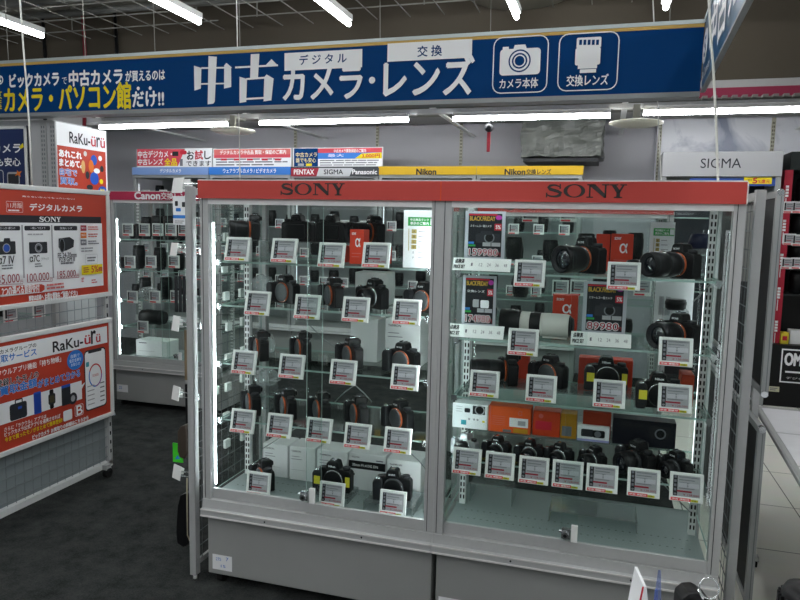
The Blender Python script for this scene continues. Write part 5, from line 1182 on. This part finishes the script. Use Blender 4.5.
# far case of lenses beside the poster stand
KS = (1.245, 1.02, .80, .60)
rows = (('top', [(128, 0), (144.5, 0), (158, 0), (171, 0), (184, 0)], 236), ('second', [(130, 0), (151, 0), (174, 0)], 268), ('third', [(132.5, 0), (155, 0), (176, 0)], 303), ('lowest', [(143, 0)], 333))
for (nm_, L, py_) in rows:
    for k, (px_, _) in enumerate(L):
        p = at(px_, py_, Y=KY+.03); far_tag('%s white price tag on the %s row of the far crimson-header case' % (ORD[k], nm_), p.x, KY+.028, p.z, 'price tags of the far lens case')
for k, (px_, r, h) in enumerate(((134, .022, .10), (140, .03, .11), (148, .04, .16), (159, .045, .17), (171, .045, .17), (183, .045, .15))):
    far_lens('%s black lens standing on the top shelf of the crimson-header case' % ORD[k], X_(px_, KY+.2), KY+.2, KS[0]+e, r, h, 'lenses of the far case')
for k, (px_, r, h) in enumerate(((126, .035, .08), (140, .045, .17), (161, .045, .16), (179, .045, .12))):
    far_lens('%s black lens standing on the second shelf of the crimson-header case' % ORD[k], X_(px_, KY+.2), KY+.2, KS[1]+e, r, h, 'lenses of the far case')
for k, (px_, r, h) in enumerate(((133, .03, .10), (142, .045, .15), (163, .045, .16))):
    far_lens('%s black lens standing on the third shelf of the crimson-header case' % ORD[k], X_(px_, KY+.2)+.03, KY+.2, KS[2]+e, r, h, 'lenses of the far case')
t = small_lens('big black lens lying on the lowest shelf of the crimson-header case', 153, KY+.18, KS[3]+e, .058, .19, lie=-90)
t.location.x += .10
bag('crumpled clear bag on the second shelf of the crimson-header case', 148, KY+.085, KS[2]+.001, .09, .02, .05, 11)
carton('white carton on the floor of the crimson-header case', 135, 166, KY+.16, .3606, .12, .15, WBOX, lambda P, W, h: (P.rect(-W*.4, h*.8, -W*.15, h*.86, GINK), P.rect(-W*.4, h*.3, W*.1, h*.32, SCRN)))
# rear case behind the orange-carton case
grp = 'goods in the rear case'
for k, px_ in enumerate((560, 578, 642)):
    p = at(px_, 296, Y=JY+.03); far_tag('%s white price tag low in the rear case between the shelves' % ORD[k], p.x, JY+.028, p.z, grp)
for k, px_ in enumerate((490, 530, 568)):
    p = at(px_, 222, Y=JY+.03); far_tag('%s white price tag high in the rear case behind the sale cards' % ORD[k], p.x, JY+.028, p.z, grp)
for k, (px_, z, r, h) in enumerate(((512, 1.20, .05, .13), (548, 1.20, .045, .12), (583, 1.20, .05, .16), (606, 1.20, .04, .18), (632, 1.20, .045, .17), (520, .98, .05, .14), (600, .98, .05, .13), (510, .76, .05, .12), (560, .76, .05, .14), (625, .76, .05, .12))):
    far_lens('black lens in the rear case, %s shelf, %s along' % (('upper' if z > 1.1 else 'middle' if z > .9 else 'lower'), ORD[(k if k < 5 else k-5 if k < 7 else k-7)]), X_(px_, JY+.2), JY+.2, z+e, r, h, grp)
# tall row: lenses and tags on the shelves
for c in range(5):
    xa, xb = NX[c], NX[c+1]
    nmh = ('pale blue header', 'bright blue header', 'three-name header', 'one-word yellow header', 'two-part yellow header')[c]
    for si, z in enumerate((1.62, 1.35, 1.08, .81, .56)):
        sn = ('top', 'second', 'third', 'fourth', 'lowest')[si]
        for k in range(4):
            x = xa+.14+k*(xb-xa-.26)/3
            far_lens('%s black lens on the %s shelf under the %s' % (ORD[k], sn, nmh), x, NY+.24, z+e, (.045, .05)[k % 2], (.12, .15, .11)[(k+si+c) % 3], 'lenses under the '+nmh)
            far_tag('%s white price tag on the %s shelf under the %s' % (ORD[k], sn, nmh), x-.02, NY+.032, z-.02, 'price tags under the '+nmh)
for si, z in enumerate((.82, 1.02)):
    for k in range(6):
        far_lens('%s dark lens on the %s shelf of the low case behind the poster stand' % (ORD[k], ('lower', 'upper')[si]), -3.32, 2.12+k*.2, z+e, (.045, .05)[(k+si) % 2], (.13, .11, .15)[k % 3], 'goods in the low case')
        q = far_tag('%s white tag on the %s shelf of the low case behind the poster stand' % (ORD[k], ('lower', 'upper')[si]), -3.130, 2.18+k*.2, z-.005, 'goods in the low case'); q.rotation_euler.z = R(90)
# dark unit: white tags and cartons on its shelves
for k, (px_, py_) in enumerate(((789, 213), (798, 213), (789, 245), (798, 246), (787, 269), (797, 269))):
    p = at(px_, py_, Y=6.13); far_tag('%s of the white tags on the dark unit with the red strip' % ORD[k], p.x, 6.128, p.z, 'white tags of the dark unit')
for k, (px_, z, r, h) in enumerate(((794, 1.62, .06, .2), (792, 1.38, .06, .16), (793, 1.14, .07, .17), (795, .9, .06, .18))):
    far_lens('black lens on the %s shelf of the dark unit' % ORD[k], X_(px_, 6.3), 6.3, z+e, r, h, 'lenses of the dark unit')
p = at(787, 330, Y=6.1); carton('small yellow and white box on the dark unit base', 784, 792, 6.1, MATS and zb2+.001, .09, .08, mat('yellow_box', 'd8c23a', .6), lambda P, W, h: P.rect(-W*.3, h*.3, W*.3, h*.7, RINK))
carton('white box beside the yellow box on the dark unit base', 793, 806, 6.12, zb2+.001, .11, .1, WBOX)
# ------------------------------------------------------------------ goods on the front counter
KE = KZ+.0006
p = at(639, 588, Y=1.05); top = at(638, 576, Y=1.05).z-KE
t = thing('front_price_stand', 'white folded price stand with a red edge at the bottom of the view', 'price stand', (p.x, 1.05, KE), R(10))
B().prism([(-.012, 0), (.016, 0), (.003, top), (-.001, top)], -.03, .03, PAPER).obj('folded_card', t); B().prism([(-.0145, 0), (-.0125, 0), (-.0012, top), (-.0032, top)], -.0325, -.0302, RINK).obj('red_edge', t)
p = at(655, 588, Y=1.0); top = at(656, 570, Y=1.0).z-KE
t = thing('front_acrylic_plate', 'clear bluish acrylic plate standing beside the folded price stand', 'acrylic plate', (p.x+.004, 1.0, KE), R(10))
B().prism([(-.010, 0), (.011, 0), (.002, top), (-.001, top)], -.0015, .0015, clear('bluish_acrylic', 'c8d0e8', .1, .03, .15, '8fa0d0')).obj('plate', t); B().box(-.012, .012, .002, .02, 0, .002, ACRY).obj('foot', t)
B().prism([(-.008, 0), (.006, 0), (.001, top*.75), (-.003, top*.75)], .0025, .004, mat('blue_sheet', '5a80c0', .6)).obj('blue_sheet', t)
p = at(694, 597, Y=1.03); top = at(690, 586, Y=1.03).z-KE
t = thing('front_camera', 'black display camera with a steel split ring on its strap lug', 'camera', (p.x, 1.03, KE), R(12))
b = B(); b.prism([(-.024, 0), (.03, 0), (.028, top*.72), (.014, top*.90), (.0, top), (-.014, top*.98), (-.024, top*.88)], -.018, .018, BLK); b.obj('body', t, .005)
B().lathe([(.013, -.004), (.013, .010), (.010, .011)], Matrix.Translation((-.011, -.016, top*.74)), BLK2, 20).obj('lens', t); B().box(-.016, -.012, -.0285, -.0272, top*.76, top*.81, RINK).obj('red_mark', t); B().box(-.020, -.0165, -.0285, -.0272, top*.70, top*.80, CREAM).obj('pale_mark', t)
q = at(706, 588, Y=1.01)-p; b = B(); n = 28; ctr = Vector((q.x, -.022, q.z-(KE-p.z))); b.tube([ctr+Vector((.0135*cos(2*pi*k/n), .004*sin(2*pi*k/n), .0135*sin(2*pi*k/n))) for k in range(n+1)], .0013, STEEL, 6); b.bar(ctr+Vector((-.0135, 0, -.004)), Vector((.012, -.012, top*.8)), .002, STEEL, 6); b.obj('split_ring', t)
p = at(796, 598, Y=1.0); top = at(795, 586, Y=1.0).z-KE
t = thing('front_lens', 'black ribbed lens top at the bottom corner over the tiles', 'lens', (p.x+.012, 1.0, KE))
B().lathe([(.030, 0), (.032, .01), (.033, top*.6), (.030, top*.93), (.025, top), (.01, top)], Matrix.Rotation(-pi/2, 4, 'X'), BLK2, 28).obj('barrel', t)
b = B()
for k in range(24): b.box(-.0016, .0016, .029, .0345, top*.45, top*.9, BLK, Matrix.Rotation(2*pi*k/24, 4, 'Z'))
b.obj('grip_ring', t)
# steel hooks on the net seen through the glass side of the first case
hk = thing('net_hook', 'small steel hook with a white ticket on the net seen through the case side', 'hook', (0, 0, 0), 0, 'steel hooks on the side net'); b = B(); b.bar((-.002, 0, 0), (.036, 0, .006), .0022, STEEL, 6); b.bar((-.002, 0, -.02), (.03, 0, -.016), .0018, STEEL, 6); b.obj('hook', hk); B().box(.030, .042, -.018, .018, -.022, .012, WHT).obj('ticket', hk, .001)
first = True; rr_ = random.Random(3)
for z in (.50, .62, .74, .86, .98, 1.10, 1.22, 1.34):
    for y in (2.30, 2.40, 2.52):
        loc = (-1.470, y+rr_.uniform(-.02, .02), z+rr_.uniform(-.008, .008))
        if first: hk.location = loc; first = False
        else: dup(hk, loc, 0, hk['label'])

# ------------------------------------------------------------------ light and view
w = bpy.data.worlds.new('world'); scene.world = w; w.use_nodes = True
w.node_tree.nodes['Background'].inputs[0].default_value = (.93, .98, 1, 1); w.node_tree.nodes['Background'].inputs[1].default_value = .16
v = scene.view_settings; v.view_transform = 'Standard'; v.look = 'None'; v.gamma = 1; v.use_curve_mapping = False; v.exposure = 0.48
scene.cycles.transparent_max_bounces = 40; scene.cycles.max_bounces = 8
